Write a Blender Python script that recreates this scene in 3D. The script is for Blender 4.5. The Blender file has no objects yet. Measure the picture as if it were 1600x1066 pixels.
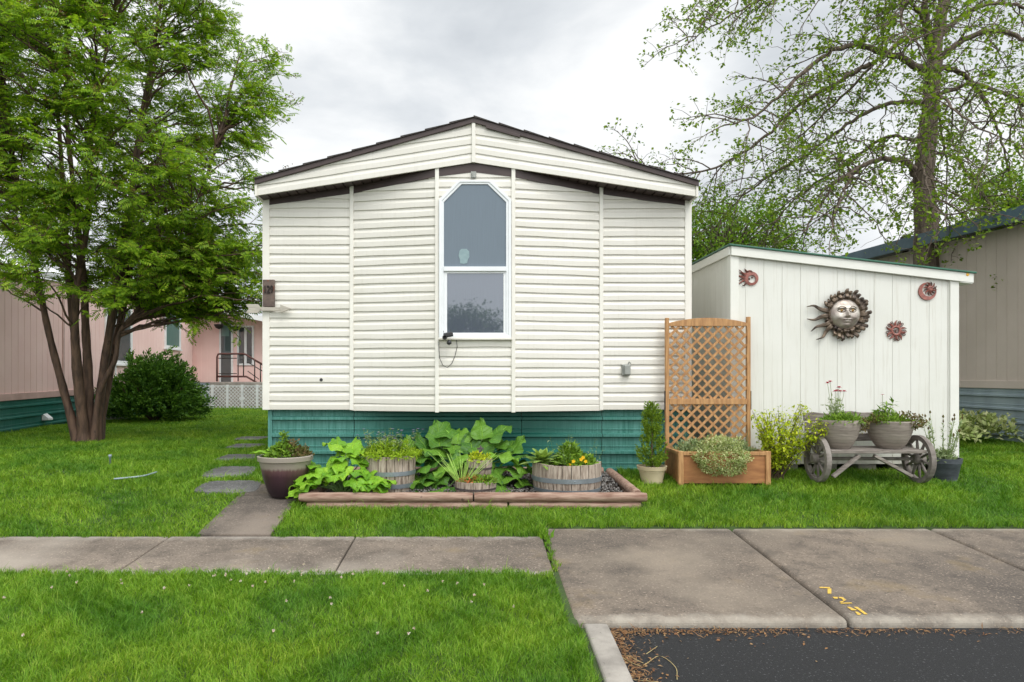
import bpy, math, random
import numpy as np
from mathutils import Vector, Matrix
random.seed(7)
rng = np.random.default_rng(7)
R = math.radians
S = bpy.context.scene
COL = S.collection

# ---------------------------------------------------------------- camera, world, sun, exposure
EYE = 1.5                       # eye height above the z = 0 datum (about the road)
F = 1067.0; VX, VY = 742.0, 588.0   # focal length and vanishing point in photo pixels (1600 wide)
cam = bpy.data.objects.new('camera', bpy.data.cameras.new('camera'))
COL.objects.link(cam); S.camera = cam
cam.location = (0, 0, EYE); cam.rotation_euler = (R(90), 0, 0)
cam.data.sensor_width = 36; cam.data.lens = F / 1600 * 36
cam.data.shift_x = (800 - VX) / 1600; cam.data.shift_y = (VY - 533) / 1600
cam.data.clip_end = 1000; cam.data.clip_start = .05

SUN_EL, SUN_AZ = R(55), R(153)      # azimuth clockwise from +Y: behind the camera, a little to the right
sun_dir = Vector((math.sin(SUN_AZ) * math.cos(SUN_EL), math.cos(SUN_AZ) * math.cos(SUN_EL), math.sin(SUN_EL)))
W = bpy.data.worlds.new('World'); S.world = W; W.use_nodes = True
nt = W.node_tree; N = nt.nodes; L = nt.links
bg = N['Background']
sky = N.new('ShaderNodeTexSky'); sky.sky_type = 'NISHITA'; sky.sun_disc = False
sky.sun_elevation = SUN_EL; sky.sun_rotation = SUN_AZ
tc = N.new('ShaderNodeTexCoord')
mp = N.new('ShaderNodeMapping'); mp.inputs['Scale'].default_value = (1, 1, 2.1); mp.inputs['Location'].default_value = (5.1, 0.4, 1.3)
L.new(tc.outputs['Generated'], mp.inputs['Vector'])
n1 = N.new('ShaderNodeTexNoise'); n1.inputs['Scale'].default_value = 2.3; n1.inputs['Detail'].default_value = 7; n1.inputs['Roughness'].default_value = .52; n1.inputs['Distortion'].default_value = .25
L.new(mp.outputs['Vector'], n1.inputs['Vector'])
cr = N.new('ShaderNodeValToRGB')
e = cr.color_ramp.elements
e[0].position = .30; e[0].color = (4.9, 5.2, 5.5, 1)
e[1].position = .535; e[1].color = (8.3, 8.4, 8.4, 1)
cr.color_ramp.elements.new(.43).color = (6.5, 6.75, 6.95, 1)
L.new(n1.outputs['Fac'], cr.inputs['Fac'])
# the overcast is brighter round the hidden sun
dt = N.new('ShaderNodeVectorMath'); dt.operation = 'DOT_PRODUCT'; dt.inputs[1].default_value = sun_dir
L.new(tc.outputs['Generated'], dt.inputs[0])
mr = N.new('ShaderNodeMapRange'); mr.inputs['From Min'].default_value = .15; mr.inputs['From Max'].default_value = 1; mr.inputs['To Min'].default_value = 1.0; mr.inputs['To Max'].default_value = 2.5
L.new(dt.outputs['Value'], mr.inputs['Value'])
mu = N.new('ShaderNodeVectorMath'); mu.operation = 'SCALE'
L.new(cr.outputs['Color'], mu.inputs[0]); L.new(mr.outputs['Result'], mu.inputs['Scale'])
mx = N.new('ShaderNodeMix'); mx.data_type = 'RGBA'; mx.inputs[0].default_value = .93
L.new(sky.outputs['Color'], mx.inputs[6]); L.new(mu.outputs[0], mx.inputs[7])
L.new(mx.outputs[2], bg.inputs['Color']); bg.inputs['Strength'].default_value = .1

sl = bpy.data.lights.new('sun', 'SUN'); sl.energy = 1.1; sl.angle = R(22); sl.color = (1, .965, .91)
so = bpy.data.objects.new('sun', sl); COL.objects.link(so)
so.rotation_euler = sun_dir.to_track_quat('Z', 'Y').to_euler(); so.location = (5, -10, 20)
S.view_settings.view_transform = 'Standard'; S.view_settings.look = 'None'
S.view_settings.exposure = .36; S.view_settings.gamma = 1
S.cycles.max_bounces = 8; S.cycles.transparent_max_bounces = 8

# ---------------------------------------------------------------- helpers
def at(px, py, Y):                       # a point of the place seen at photo pixel (px, py) at depth Y
    return np.array([(px - VX) * Y / F, Y, EYE + (VY - py) * Y / F])
def zz(py, Y): return EYE + (VY - py) * Y / F
def xx(px, Y): return (px - VX) * Y / F
SL = 68 / 1067.
def plane(Y): return EYE - (1.68 - SL * Y)          # the paved plane that tilts up away from the road
PROF = np.array([(5.64, -1.315), (5.95, -1.275), (6.4, -1.2), (7.1, -1.095), (7.6, -1.04), (8.6, -1.01), (10.5, -1.0), (30, -1.0), (900, -1.0)])
def gz(Y):
    Y = np.asarray(Y, float)
    return np.where(Y < 5.64, plane(Y) + .006, np.interp(Y, PROF[:, 0], PROF[:, 1]) + EYE)
def hit(px, py):                          # where the ray through a pixel meets the ground
    lo, hi = 2.0, 60.0
    for _ in range(50):
        m = (lo + hi) / 2
        if zz(py, m) > gz(m): lo = m
        else: hi = m
    return np.array([xx(px, lo), lo, float(gz(lo))])

WLOC = {}
def tag(o, label=None, cat=None, group=None, kind=None):
    if label: o['label'] = label
    if cat: o['category'] = cat
    if group: o['group'] = group
    if kind: o['kind'] = kind
    return o
def thing(name, label, cat, loc=(0, 0, 0), group=None):
    o = bpy.data.objects.new(name, None); COL.objects.link(o); o.location = loc; o.empty_display_size = .1
    WLOC[o.name] = np.array(loc, float)
    return tag(o, label, cat, group)
def _link(name, me, mat, parent, V, smooth):
    o = bpy.data.objects.new(name, me); COL.objects.link(o)
    if mat: me.materials.append(mat)
    if parent is not None:
        o.parent = parent; WLOC[o.name] = WLOC[parent.name]
    if smooth: me.shade_smooth()
    return o
def np_obj(name, V, F_, mat, parent=None, smooth=False, attr=None):
    V = np.asarray(V, np.float32)
    FS = F_ if isinstance(F_, list) else [F_]
    if parent is not None: loc = WLOC[parent.name]
    else: loc = np.array([(V[:, 0].min() + V[:, 0].max()) / 2, (V[:, 1].min() + V[:, 1].max()) / 2, V[:, 2].min()])
    V = (V - loc).astype(np.float32)
    me = bpy.data.meshes.new(name)
    me.vertices.add(len(V)); me.vertices.foreach_set('co', V.ravel())
    li = np.concatenate([f.ravel() for f in FS]).astype(np.int32)
    tot = np.concatenate([np.full(len(f), f.shape[1]) for f in FS]).astype(np.int32)
    st = np.concatenate([[0], np.cumsum(tot)[:-1]]).astype(np.int32)
    me.loops.add(len(li)); me.loops.foreach_set('vertex_index', li)
    me.polygons.add(len(tot)); me.polygons.foreach_set('loop_start', st)
    me.update(calc_edges=True)
    if attr is not None:
        a = me.attributes.new('luv', 'FLOAT_VECTOR', 'POINT'); a.data.foreach_set('vector', np.asarray(attr, np.float32).ravel())
    o = _link(name, me, mat, parent, V, smooth)
    if parent is None: o.location = loc; WLOC[o.name] = loc
    return o
class MB:
    def __init__(s): s.v = []; s.f = []
    def add(s, vs, fs):
        b = len(s.v); s.v += [tuple(map(float, p)) for p in vs]; s.f += [tuple(b + i for i in q) for q in fs]; return s
    def box(s, x0, x1, y0, y1, z0, z1, M=None):
        vs = [(x, y, z) for z in (z0, z1) for y in (y0, y1) for x in (x0, x1)]
        if M is not None: vs = [tuple(M @ Vector(p)) for p in vs]
        return s.add(vs, [(0, 2, 3, 1), (4, 5, 7, 6), (0, 1, 5, 4), (2, 6, 7, 3), (0, 4, 6, 2), (1, 3, 7, 5)])
    def hexa(s, P8): return s.add(P8, [(0, 2, 3, 1), (4, 5, 7, 6), (0, 1, 5, 4), (2, 6, 7, 3), (0, 4, 6, 2), (1, 3, 7, 5)])
    def bar(s, a, b, w, h, up=(0, 0, 1)):          # rectangular bar between two points
        a = Vector(a); b = Vector(b); d = (b - a); l = d.length; d.normalize()
        u = Vector(up); x = d.cross(u)
        if x.length < 1e-4: x = d.cross(Vector((1, 0, 0)))
        x.normalize(); u = x.cross(d)
        M = Matrix((( x.x, d.x, u.x, a.x), (x.y, d.y, u.y, a.y), (x.z, d.z, u.z, a.z), (0, 0, 0, 1)))
        return s.box(-w / 2, w / 2, 0, l, -h / 2, h / 2, M)
    def tube(s, pts, rad, n=8, cap=True):
        pts = np.array(pts, float); rad = np.broadcast_to(rad, len(pts))
        V, Q = tube_np(pts, rad, n)
        b = len(s.v); s.add(V, Q)
        if cap:
            s.f.append(tuple(b + i for i in range(n))[::-1]); s.f.append(tuple(b + (len(pts) - 1) * n + i for i in range(n)))
        return s
    def lathe(s, prof, n=32, c=(0, 0, 0), axis='z', sx=1, sy=1):
        vs = []
        for r, z in prof:
            for k in range(n):
                a = 2 * math.pi * k / n
                if axis == 'z': vs.append((c[0] + r * sx * math.cos(a), c[1] + r * sy * math.sin(a), c[2] + z))
                elif axis == 'x': vs.append((c[0] + z, c[1] + r * math.cos(a), c[2] + r * math.sin(a)))
                else: vs.append((c[0] + r * math.cos(a), c[1] - z, c[2] + r * math.sin(a)))
        fs = [(i * n + k, i * n + (k + 1) % n, (i + 1) * n + (k + 1) % n, (i + 1) * n + k) for i in range(len(prof) - 1) for k in range(n)]
        return s.add(vs, fs)
    def prism(s, poly, y0, y1, plane_='xz'):       # extrude a polygon
        n = len(poly)
        if plane_ == 'xz': a = [(p[0], y0, p[1]) for p in poly]; b = [(p[0], y1, p[1]) for p in poly]
        elif plane_ == 'yz': a = [(y0, p[0], p[1]) for p in poly]; b = [(y1, p[0], p[1]) for p in poly]
        else: a = [(p[0], p[1], y0) for p in poly]; b = [(p[0], p[1], y1) for p in poly]
        return s.add(a + b, [tuple(range(n)), tuple(range(2 * n - 1, n - 1, -1))] + [(i, (i + 1) % n, n + (i + 1) % n, n + i) for i in range(n)])
    def build(s, name, mat, parent=None, smooth=False, bevel=0, seg=2, fix=True, auto=False):
        V = np.array(s.v)
        if parent is not None: loc = WLOC[parent.name]
        else: loc = np.array([(V[:, 0].min() + V[:, 0].max()) / 2, (V[:, 1].min() + V[:, 1].max()) / 2, V[:, 2].min()])
        me = bpy.data.meshes.new(name); me.from_pydata([tuple(p) for p in V - loc], [], s.f)
        if fix:
            import bmesh
            bm = bmesh.new(); bm.from_mesh(me); bmesh.ops.recalc_face_normals(bm, faces=bm.faces); bm.to_mesh(me); bm.free()
        o = _link(name, me, mat, parent, V, smooth)
        if parent is None: o.location = loc; WLOC[o.name] = loc
        if bevel:
            m = o.modifiers.new('bevel', 'BEVEL'); m.width = bevel; m.segments = seg; m.limit_method = 'ANGLE'; m.angle_limit = R(40)
        if auto: me.set_sharp_from_angle(angle=R(35))
        return o
def tube_np(pts, rad, n):
    pts = np.asarray(pts, float); t = np.gradient(pts, axis=0)
    t /= np.linalg.norm(t, axis=1, keepdims=True) + 1e-9
    m = t.mean(0); ref = np.array([1., 0, 0]) if abs(m[0]) < .7 * np.linalg.norm(m) + 1e-9 else np.array([0, 1., 0])
    a = np.cross(t, ref); a /= np.linalg.norm(a, axis=1, keepdims=True) + 1e-9
    b = np.cross(t, a)
    k = np.arange(n) * 2 * np.pi / n
    V = pts[:, None] + np.asarray(rad)[:, None, None] * (np.cos(k)[None, :, None] * a[:, None] + np.sin(k)[None, :, None] * b[:, None])
    i = np.arange(len(pts) - 1)[:, None] * n; j = np.arange(n)[None]; j2 = (j + 1) % n
    Q = np.stack([i + j, i + j2, i + n + j2, i + n + j], -1).reshape(-1, 4)
    return V.reshape(-1, 3), Q
class Bank:                                # many tubes or leaves gathered into one mesh
    def __init__(s): s.V = []; s.Q = []; s.n = 0
    def tube(s, pts, rad, n=5):
        V, Q = tube_np(pts, rad, n); s.raw(V, Q)
    def raw(s, V, Q): s.V.append(V); s.Q.append(Q + s.n); s.n += len(V)
    def leaves(s, tv, tf, P, D, Nn, sc):
        if len(P) == 0: return
        M = frames(np.asarray(D, float), np.asarray(Nn, float)); P = np.asarray(P, float)
        sc = np.broadcast_to(np.asarray(sc, float), (len(P),))
        V = P[:, None] + sc[:, None, None] * np.einsum('nij,kj->nki', M, tv)
        k = len(tv); Q = tf[None] + (np.arange(len(P)) * k)[:, None, None]
        s.raw(V.reshape(-1, 3), Q.reshape(-1, tf.shape[1]))
    def build(s, name, mat, parent=None, smooth=False):
        return np_obj(name, np.concatenate(s.V), np.concatenate(s.Q), mat, parent, smooth)
def frames(d, n):
    x = d / (np.linalg.norm(d, axis=1, keepdims=True) + 1e-9)
    z = n - (n * x).sum(1, keepdims=True) * x
    z /= np.linalg.norm(z, axis=1, keepdims=True) + 1e-9
    y = np.cross(z, x)
    return np.stack([x, y, z], -1)
def unit(a): a = np.asarray(a, float); return a / (np.linalg.norm(a, axis=-1, keepdims=True) + 1e-9)
def rdir(n): return unit(rng.normal(size=(n, 3)))
# leaf shapes: axis +x, width y, normal z
def leaf_shape(w, fold=.12, droop=.1):
    return np.array([(0, 0, 0), (.42, w, fold * w * 2), (.45, 0, 0), (.42, -w, fold * w * 2), (1, 0, -droop)]), np.array([(0, 2, 1, 1), (0, 3, 2, 2), (2, 4, 1, 1), (2, 3, 4, 4)])
def diamond(w, droop=.06, fold=.1):
    return np.array([(0, 0, 0), (.45, w, fold), (1, 0, -droop), (.45, -w, fold)]), np.array([(0, 3, 2, 1)])
def pinnate(pairs=6):
    V = []; Q = []
    for k in range(pairs):
        x = .16 + .75 * k / pairs; l = .40 * (1 - .25 * abs(k / pairs - .4))
        for s in (-1, 1):
            b = len(V); dx = .34; dy = s * .94
            V += [(x, 0, 0), (x + dx * l * .5 - .07, dy * l * .5, .015), (x + dx * l, dy * l, -.06), (x + dx * l * .5 + .075, dy * l * .5, .015)]
            Q.append((b, b + 1, b + 2, b + 3))
    b = len(V); V += [(.86, 0, 0), (1.0, .055, .01), (1.22, 0, -.06), (1.0, -.055, .01)]; Q.append((b, b + 1, b + 2, b + 3))
    return np.array(V), np.array(Q)

# ---------------------------------------------------------------- materials
def lin(r, g, b):
    f = lambda c: (c / 255) / 12.92 if c / 255 <= .04045 else ((c / 255 + .055) / 1.055) ** 2.4
    return (f(r), f(g), f(b))
def c4(c): return (c[0], c[1], c[2], 1)
def new_mat(name):
    m = bpy.data.materials.new(name); m.use_nodes = True
    return m, m.node_tree, m.node_tree.nodes['Principled BSDF']
def coords(nt, stretch=(1, 1, 1)):
    g = nt.nodes.new('ShaderNodeTexCoord'); q = nt.nodes.new('ShaderNodeMapping'); q.inputs['Scale'].default_value = stretch
    nt.links.new(g.outputs['Object'], q.inputs['Vector']); return q.outputs['Vector']
def noise(nt, vec, scale, detail=5, rough=.55):
    n = nt.nodes.new('ShaderNodeTexNoise'); n.inputs['Scale'].default_value = scale; n.inputs['Detail'].default_value = detail; n.inputs['Roughness'].default_value = rough
    nt.links.new(vec, n.inputs['Vector']); return n.outputs['Fac']
def ramp(nt, fac, stops):
    r = nt.nodes.new('ShaderNodeValToRGB'); el = r.color_ramp.elements
    for i, (p, c) in enumerate(stops):
        x = el[i] if i < 2 else el.new(p)
        x.position = p; x.color = c4(c) if not isinstance(c, (int, float)) else (c, c, c, 1)
    nt.links.new(fac, r.inputs['Fac']); return r.outputs['Color']
def mixc(nt, fac, a, b, mode='MIX'):
    m = nt.nodes.new('ShaderNodeMix'); m.data_type = 'RGBA'; m.blend_type = mode
    for s, x in ((0, fac), (6, a), (7, b)):
        if isinstance(x, (int, float)): m.inputs[s].default_value = x
        elif isinstance(x, tuple): m.inputs[s].default_value = c4(x)
        else: nt.links.new(x, m.inputs[s])
    return m.outputs[2]
def mth(nt, op, a, b=0., c=0.):
    m = nt.nodes.new('ShaderNodeMath'); m.operation = op
    for i, x in enumerate((a, b, c)):
        if isinstance(x, (int, float)): m.inputs[i].default_value = x
        else: nt.links.new(x, m.inputs[i])
    return m.outputs[0]
def bump(nt, bs, h, dist):
    b = nt.nodes.new('ShaderNodeBump'); b.inputs['Distance'].default_value = dist; b.inputs['Strength'].default_value = 1
    nt.links.new(h, b.inputs['Height']); nt.links.new(b.outputs['Normal'], bs.inputs['Normal'])
def pm(name, c1, c2=None, scale=5, rough=.6, metal=0, bp=0, bscale=60, stretch=(1, 1, 1), bstretch=None, lo=.35, hi=.65, spec=.5, speck=None, detail=6):
    m, nt, bs = new_mat(name)
    v = coords(nt, stretch)
    c2 = c2 or tuple(x * .82 for x in c1)
    col = ramp(nt, noise(nt, v, scale, detail), [(lo, c2), (hi, c1)])
    if speck:
        col = mixc(nt, ramp(nt, noise(nt, coords(nt), speck[0], 3), [(speck[1], 0.), (speck[1] + .08, 1.)]), col, speck[2])
    nt.links.new(col, bs.inputs['Base Color'])
    bs.inputs['Roughness'].default_value = rough; bs.inputs['Metallic'].default_value = metal
    bs.inputs['Specular IOR Level'].default_value = spec
    if bp: bump(nt, bs, noise(nt, coords(nt, bstretch or stretch), bscale, 4), bp)
    return m
def leafm(name, cols, trans=.3, rough=.55, spec=.25, veins=False, patch=None, patch2=None):
    m, nt, bs = new_mat(name)
    g = nt.nodes.new('ShaderNodeNewGeometry')
    n = len(cols)
    col = ramp(nt, g.outputs['Random Per Island'], [(i / max(1, n - 1), c) for i, c in enumerate(cols)])
    if patch: col = mixc(nt, ramp(nt, noise(nt, coords(nt), patch[0], 3), [(.42, 0.), (.62, 1.)]), col, mixc(nt, 1., col, patch[1], 'MULTIPLY'))
    if patch2: col = mixc(nt, ramp(nt, noise(nt, coords(nt), patch2[0], 5), [(.50, 0.), (.68, 1.)]), col, mixc(nt, 1., col, patch2[1], 'MULTIPLY'))
    if veins:
        a = nt.nodes.new('ShaderNodeAttribute'); a.attribute_name = 'luv'
        sp = nt.nodes.new('ShaderNodeSeparateXYZ'); nt.links.new(a.outputs['Vector'], sp.inputs[0])
        av = mth(nt, 'ABSOLUTE', sp.outputs[1])
        mid = ramp(nt, av, [(.0, 1.), (.06, 0.)])
        lat = mth(nt, 'FRACT', mth(nt, 'SUBTRACT', mth(nt, 'MULTIPLY', sp.outputs[0], 6.), mth(nt, 'MULTIPLY', av, 1.6)))
        lat = ramp(nt, mth(nt, 'ABSOLUTE', mth(nt, 'SUBTRACT', lat, .5)), [(.0, .6), (.09, 0.)])
        vv = mth(nt, 'MAXIMUM', mid, lat)
        col = mixc(nt, vv, col, tuple(min(1, x * 1.6 + .015) for x in cols[-1]))
        bump(nt, bs, mth(nt, 'ADD', mth(nt, 'MULTIPLY', vv, -1.), mth(nt, 'MULTIPLY', noise(nt, coords(nt), 25, 2), 1.2)), .008)
    nt.links.new(col, bs.inputs['Base Color']); bs.inputs['Roughness'].default_value = rough; bs.inputs['Specular IOR Level'].default_value = spec
    t = nt.nodes.new('ShaderNodeBsdfTranslucent'); nt.links.new(mixc(nt, 1., col, (1., 1., .55), 'MULTIPLY'), t.inputs['Color'])
    ms = nt.nodes.new('ShaderNodeMixShader'); ms.inputs[0].default_value = trans
    nt.links.new(bs.outputs[0], ms.inputs[1]); nt.links.new(t.outputs[0], ms.inputs[2])
    nt.links.new(ms.outputs[0], nt.nodes['Material Output'].inputs['Surface'])
    return m

M = {}
M['siding'] = pm('cream_vinyl', (.73, .705, .64), (.685, .66, .59), 1.3, .42, bp=.0006, bscale=40, bstretch=(1, 1, 8))
def weathered(key, low, high, col, amt):
    m = M[key]; nt = m.node_tree; bs = nt.nodes['Principled BSDF']; src = bs.inputs['Base Color'].links[0].from_socket
    sp = nt.nodes.new('ShaderNodeSeparateXYZ'); nt.links.new(coords(nt), sp.inputs[0])
    h = mth(nt, 'ADD', sp.outputs[2], mth(nt, 'MULTIPLY', mth(nt, 'SUBTRACT', noise(nt, coords(nt, (4, 4, .8)), 5, 5, .7), .5), .45))
    base = ramp(nt, h, [(low, amt), (high, 0.)])
    stk = ramp(nt, noise(nt, coords(nt, (9, 9, .35)), 4, 5, .65), [(.53, 0.), (.72, amt * .75)])
    nt.links.new(mixc(nt, mth(nt, 'MAXIMUM', base, stk), src, col), bs.inputs['Base Color'])
weathered('siding', .62, .98, (.52, .49, .41), .32)
M['trim'] = pm('cream_trim', (.79, .77, .70), (.73, .70, .63), 3, .45)
M['brown'] = pm('brown_trim', (.06, .038, .035), (.045, .028, .026), 8, .5)
M['shingle'] = pm('roof_shingle', (.07, .06, .055), (.03, .026, .025), 40, .9, bp=.004, bscale=90)
M['winframe'] = pm('white_vinyl', (.80, .82, .83), (.74, .76, .77), 4, .35)
M['shed'] = pm('shed_paint', (.72, .72, .665), (.68, .68, .62), 2, .7, bp=.0012, bscale=30, bstretch=(6, 6, .5))
weathered('shed', -.02, .28, (.40, .36, .27), .42)
M['shedtrim'] = pm('shed_trim', (.76, .76, .70), (.72, .72, .66), 4, .65, bp=.0008, bscale=40)
M['greenmetal'] = pm('green_metal', (.03, .14, .085), (.02, .10, .06), 6, .4)
M['pink'] = pm('pink_paint', (.86, .62, .57), (.81, .56, .515), 1.5, .7, bp=.001, bscale=40, bstretch=(6, 6, .5))
M['pinktrim'] = pm('pink_trim', (.62, .42, .38), (.5, .33, .29), 4, .7)
M['white'] = pm('white_paint', (.78, .79, .79), (.70, .70, .69), 5, .5)
M['greyhouse'] = pm('taupe_paint', (.58, .495, .44), (.53, .45, .395), 2, .75, bp=.001, bscale=40, bstretch=(6, 6, .5))
M['bluefascia'] = pm('slate_blue_paint', (.09, .145, .19), (.065, .11, .15), 4, .6)
M['blueskirt'] = pm('blue_grey_metal', (.30, .37, .40), (.22, .28, .31), 3, .45, stretch=(1, 1, .3))
M['darkmetal'] = pm('dark_metal', (.02, .018, .018), (.035, .025, .02), 20, .5, metal=.3)
M['black'] = pm('black_plastic', (.02, .02, .022), (.03, .03, .032), 20, .4)
M['greybox'] = pm('grey_box', (.32, .33, .30), (.25, .26, .24), 12, .55)
M['cedar'] = pm('cedar_wood', (.53, .30, .125), (.32, .155, .06), 7, .7, bp=.002, bscale=30, stretch=(8, 8, .8))
M['cedarpanel'] = pm('cedar_panel', (.40, .18, .065), (.27, .11, .038), 5, .65, bp=.001, bscale=30, stretch=(1, 4, 4))
M['log'] = pm('weathered_log', (.36, .245, .185), (.17, .085, .055), 6, .75, bp=.003, bscale=20, stretch=(.7, 6, 6), lo=.33, hi=.6, speck=(7, .66, (.05, .03, .025)))
M['greywood'] = pm('grey_weathered_wood', (.30, .265, .235), (.15, .125, .105), 7, .85, bp=.003, bscale=25, stretch=(1.2, 9, 9))
M['wheelwood'] = pm('wheel_wood', (.27, .24, .215), (.13, .11, .095), 9, .85, bp=.003, bscale=25)
M['stave'] = pm('barrel_staves', (.44, .37, .30), (.17, .125, .095), 7, .85, bp=.003, bscale=20, stretch=(7, 7, .9), lo=.34, hi=.62)
M['hoop'] = pm('steel_hoop', (.27, .31, .34), (.20, .23, .25), 10, .45, metal=.4)
M['hooprust'] = pm('dark_hoop', (.10, .09, .09), (.07, .05, .045), 15, .6, metal=.3)
M['bowl'] = pm('ribbed_taupe_clay', (.34, .295, .25), (.22, .185, .155), 5, .75, bp=.006, bscale=14, stretch=(.8, .8, 9))
M['cream_pot'] = pm('cream_plastic', (.62, .52, .35), (.55, .45, .29), 5, .5)
M['soil'] = pm('potting_soil', (.045, .03, .02), (.025, .017, .012), 40, .95, bp=.01, bscale=60)
M['rock'] = leafm('gravel_stone', [(.08, .075, .07), (.2, .19, .18), (.13, .11, .1), (.32, .31, .29)], trans=0, rough=.85)
M['bark1'] = pm('brown_bark', (.145, .085, .055), (.055, .033, .024), 7, .8, bp=.008, bscale=9, stretch=(3, 3, .6), speck=(9, .66, (.03, .02, .016)))
M['bark2'] = pm('grey_brown_bark', (.19, .145, .11), (.075, .055, .042), 8, .9, bp=.02, bscale=9, stretch=(3, 3, .5))
M['asphalt'] = pm('asphalt', (.015, .0155, .017), (.008, .0085, .0095), 160, .9, bp=.006, bscale=220, speck=(75, .63, (.11, .11, .115)))
M['curb'] = pm('curb_concrete', (.36, .33, .29), (.22, .20, .175), 6, .85, bp=.002, bscale=120, speck=(40, .68, (.1, .09, .08)))
M['grassblade'] = leafm('grass_blade', [(.09, .205, .012), (.145, .305, .016), (.19, .375, .021), (.245, .43, .03), (.36, .48, .07)], trans=.35, rough=.5, spec=.25, patch=(1.7, (.52, .68, .74)), patch2=(.9, (1.22, 1.06, 1.05)))
M['earth'] = pm('lawn_soil', (.045, .085, .015), (.03, .05, .012), 8, .95)
def glaze():
    m, nt, bs = new_mat('two_tone_glaze')
    sp = nt.nodes.new('ShaderNodeSeparateXYZ'); nt.links.new(coords(nt), sp.inputs[0])
    h = mth(nt, 'ADD', sp.outputs[2], mth(nt, 'MULTIPLY', mth(nt, 'SUBTRACT', noise(nt, coords(nt, (6, 6, .4)), 9, 4), .5), .05))
    col = ramp(nt, h, [(.06, (.022, .012, .016)), (.20, (.05, .022, .03)), (.26, (.12, .06, .065)), (.285, (.27, .235, .195)), (.40, (.30, .265, .225))])
    nt.links.new(col, bs.inputs['Base Color']); bs.inputs['Roughness'].default_value = .32; return m
M['glaze'] = glaze()
def greypot():
    m, nt, bs = new_mat('dark_blue_grey_plastic')
    nt.links.new(ramp(nt, noise(nt, coords(nt, (1, 1, 3)), 6), [(.35, (.045, .05, .06)), (.65, (.10, .115, .135))]), bs.inputs['Base Color']); bs.inputs['Roughness'].default_value = .55; return m
M['greypot'] = greypot()
def skirt_mat(name, x0, fade):        # teal metal, chalky where the rain runs down it
    m, nt, bs = new_mat(name)
    v = coords(nt)
    base = ramp(nt, noise(nt, coords(nt, (1, 1, .4)), 3), [(.3, (.002, .088, .062)), (.7, (.006, .128, .092))])
    sp = nt.nodes.new('ShaderNodeSeparateXYZ'); nt.links.new(v, sp.inputs[0])
    streak = ramp(nt, noise(nt, coords(nt, (14, 14, .6)), 5, 4), [(.34, 0.), (.62, 1.)])
    if fade:
        msk = ramp(nt, mth(nt, 'MULTIPLY_ADD', sp.outputs[0], 1 / 5., .5), [(0.02, .85), (.20, .75), (.34, .03), (.62, .03), (.76, .45), (.86, .8)])
    else: msk = ramp(nt, noise(nt, v, .8), [(.35, .1), (.65, .6)])
    col = mixc(nt, mth(nt, 'MULTIPLY', msk, mth(nt, 'MULTIPLY_ADD', streak, .62, .2)), base, (.13, .33, .29))
    nt.links.new(col, bs.inputs['Base Color']); bs.inputs['Roughness'].default_value = .5; return m
M['skirt'] = skirt_mat('teal_skirting', 0, True)
M['skirt2'] = skirt_mat('green_skirting', 0, False)
def concrete(name, c1, c2, c3, edge_y=None):
    m, nt, bs = new_mat(name); v = coords(nt)
    a = ramp(nt, noise(nt, v, 1.1, 5, .6), [(.34, c2), (.66, c1)])
    a = mixc(nt, ramp(nt, noise(nt, v, 70, 2), [(.58, 0.), (.72, .8)]), a, tuple(min(1, x * 2.0) for x in c1))
    a = mixc(nt, ramp(nt, noise(nt, v, 5.5, 6, .7), [(.36, .55), (.52, 0.)]), a, tuple(x * .7 for x in c2))
    a = mixc(nt, ramp(nt, noise(nt, v, 55, 3), [(.30, .85), (.42, 0.)]), a, tuple(x * .45 for x in c2))
    a = mixc(nt, ramp(nt, noise(nt, v, 2.2, 4, .6), [(.60, 0.), (.72, .45)]), a, (.17, .12, .05))
    a = mixc(nt, ramp(nt, noise(nt, v, .75, 3, .5), [(.53, 0.), (.70, .75)]), a, c3)
    g = nt.nodes.new('ShaderNodeNewGeometry')
    if edge_y:                                  # worn pale along the slab's lip
        gp = nt.nodes.new('ShaderNodeSeparateXYZ'); nt.links.new(g.outputs['Position'], gp.inputs[0])
        y = mth(nt, 'ADD', gp.outputs[1], mth(nt, 'MULTIPLY', mth(nt, 'SUBTRACT', noise(nt, v, 6, 5, .7), .5), .30))
        a = mixc(nt, ramp(nt, mth(nt, 'SUBTRACT', y, edge_y[0]), [(0., .85), (edge_y[1], 0.)]), a, edge_y[2])
        a = mixc(nt, ramp(nt, mth(nt, 'SUBTRACT', edge_y[3], y), [(0., .6), (edge_y[4], 0.)]), a, edge_y[2])
    nt.links.new(a, bs.inputs['Base Color']); bs.inputs['Roughness'].default_value = .88
    bump(nt, bs, mth(nt, 'ADD', noise(nt, v, 160, 3), mth(nt, 'MULTIPLY', noise(nt, v, 14, 4), 2.)), .003); return m
M['walk'] = concrete('sidewalk_concrete', (.235, .19, .15), (.105, .085, .068), (.37, .32, .265), (4.76, .08, (.36, .33, .29), 5.64, .12))
M['drive'] = concrete('driveway_concrete', (.20, .16, .123), (.085, .07, .058), (.26, .215, .165), (3.97, .13, (.36, .325, .27), 5.88, .10))
M['path'] = concrete('path_concrete', (.17, .138, .112), (.08, .066, .054), (.22, .18, .145))
M['stone'] = concrete('stepping_stone', (.16, .158, .154), (.08, .078, .075), (.25, .245, .24))
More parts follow.
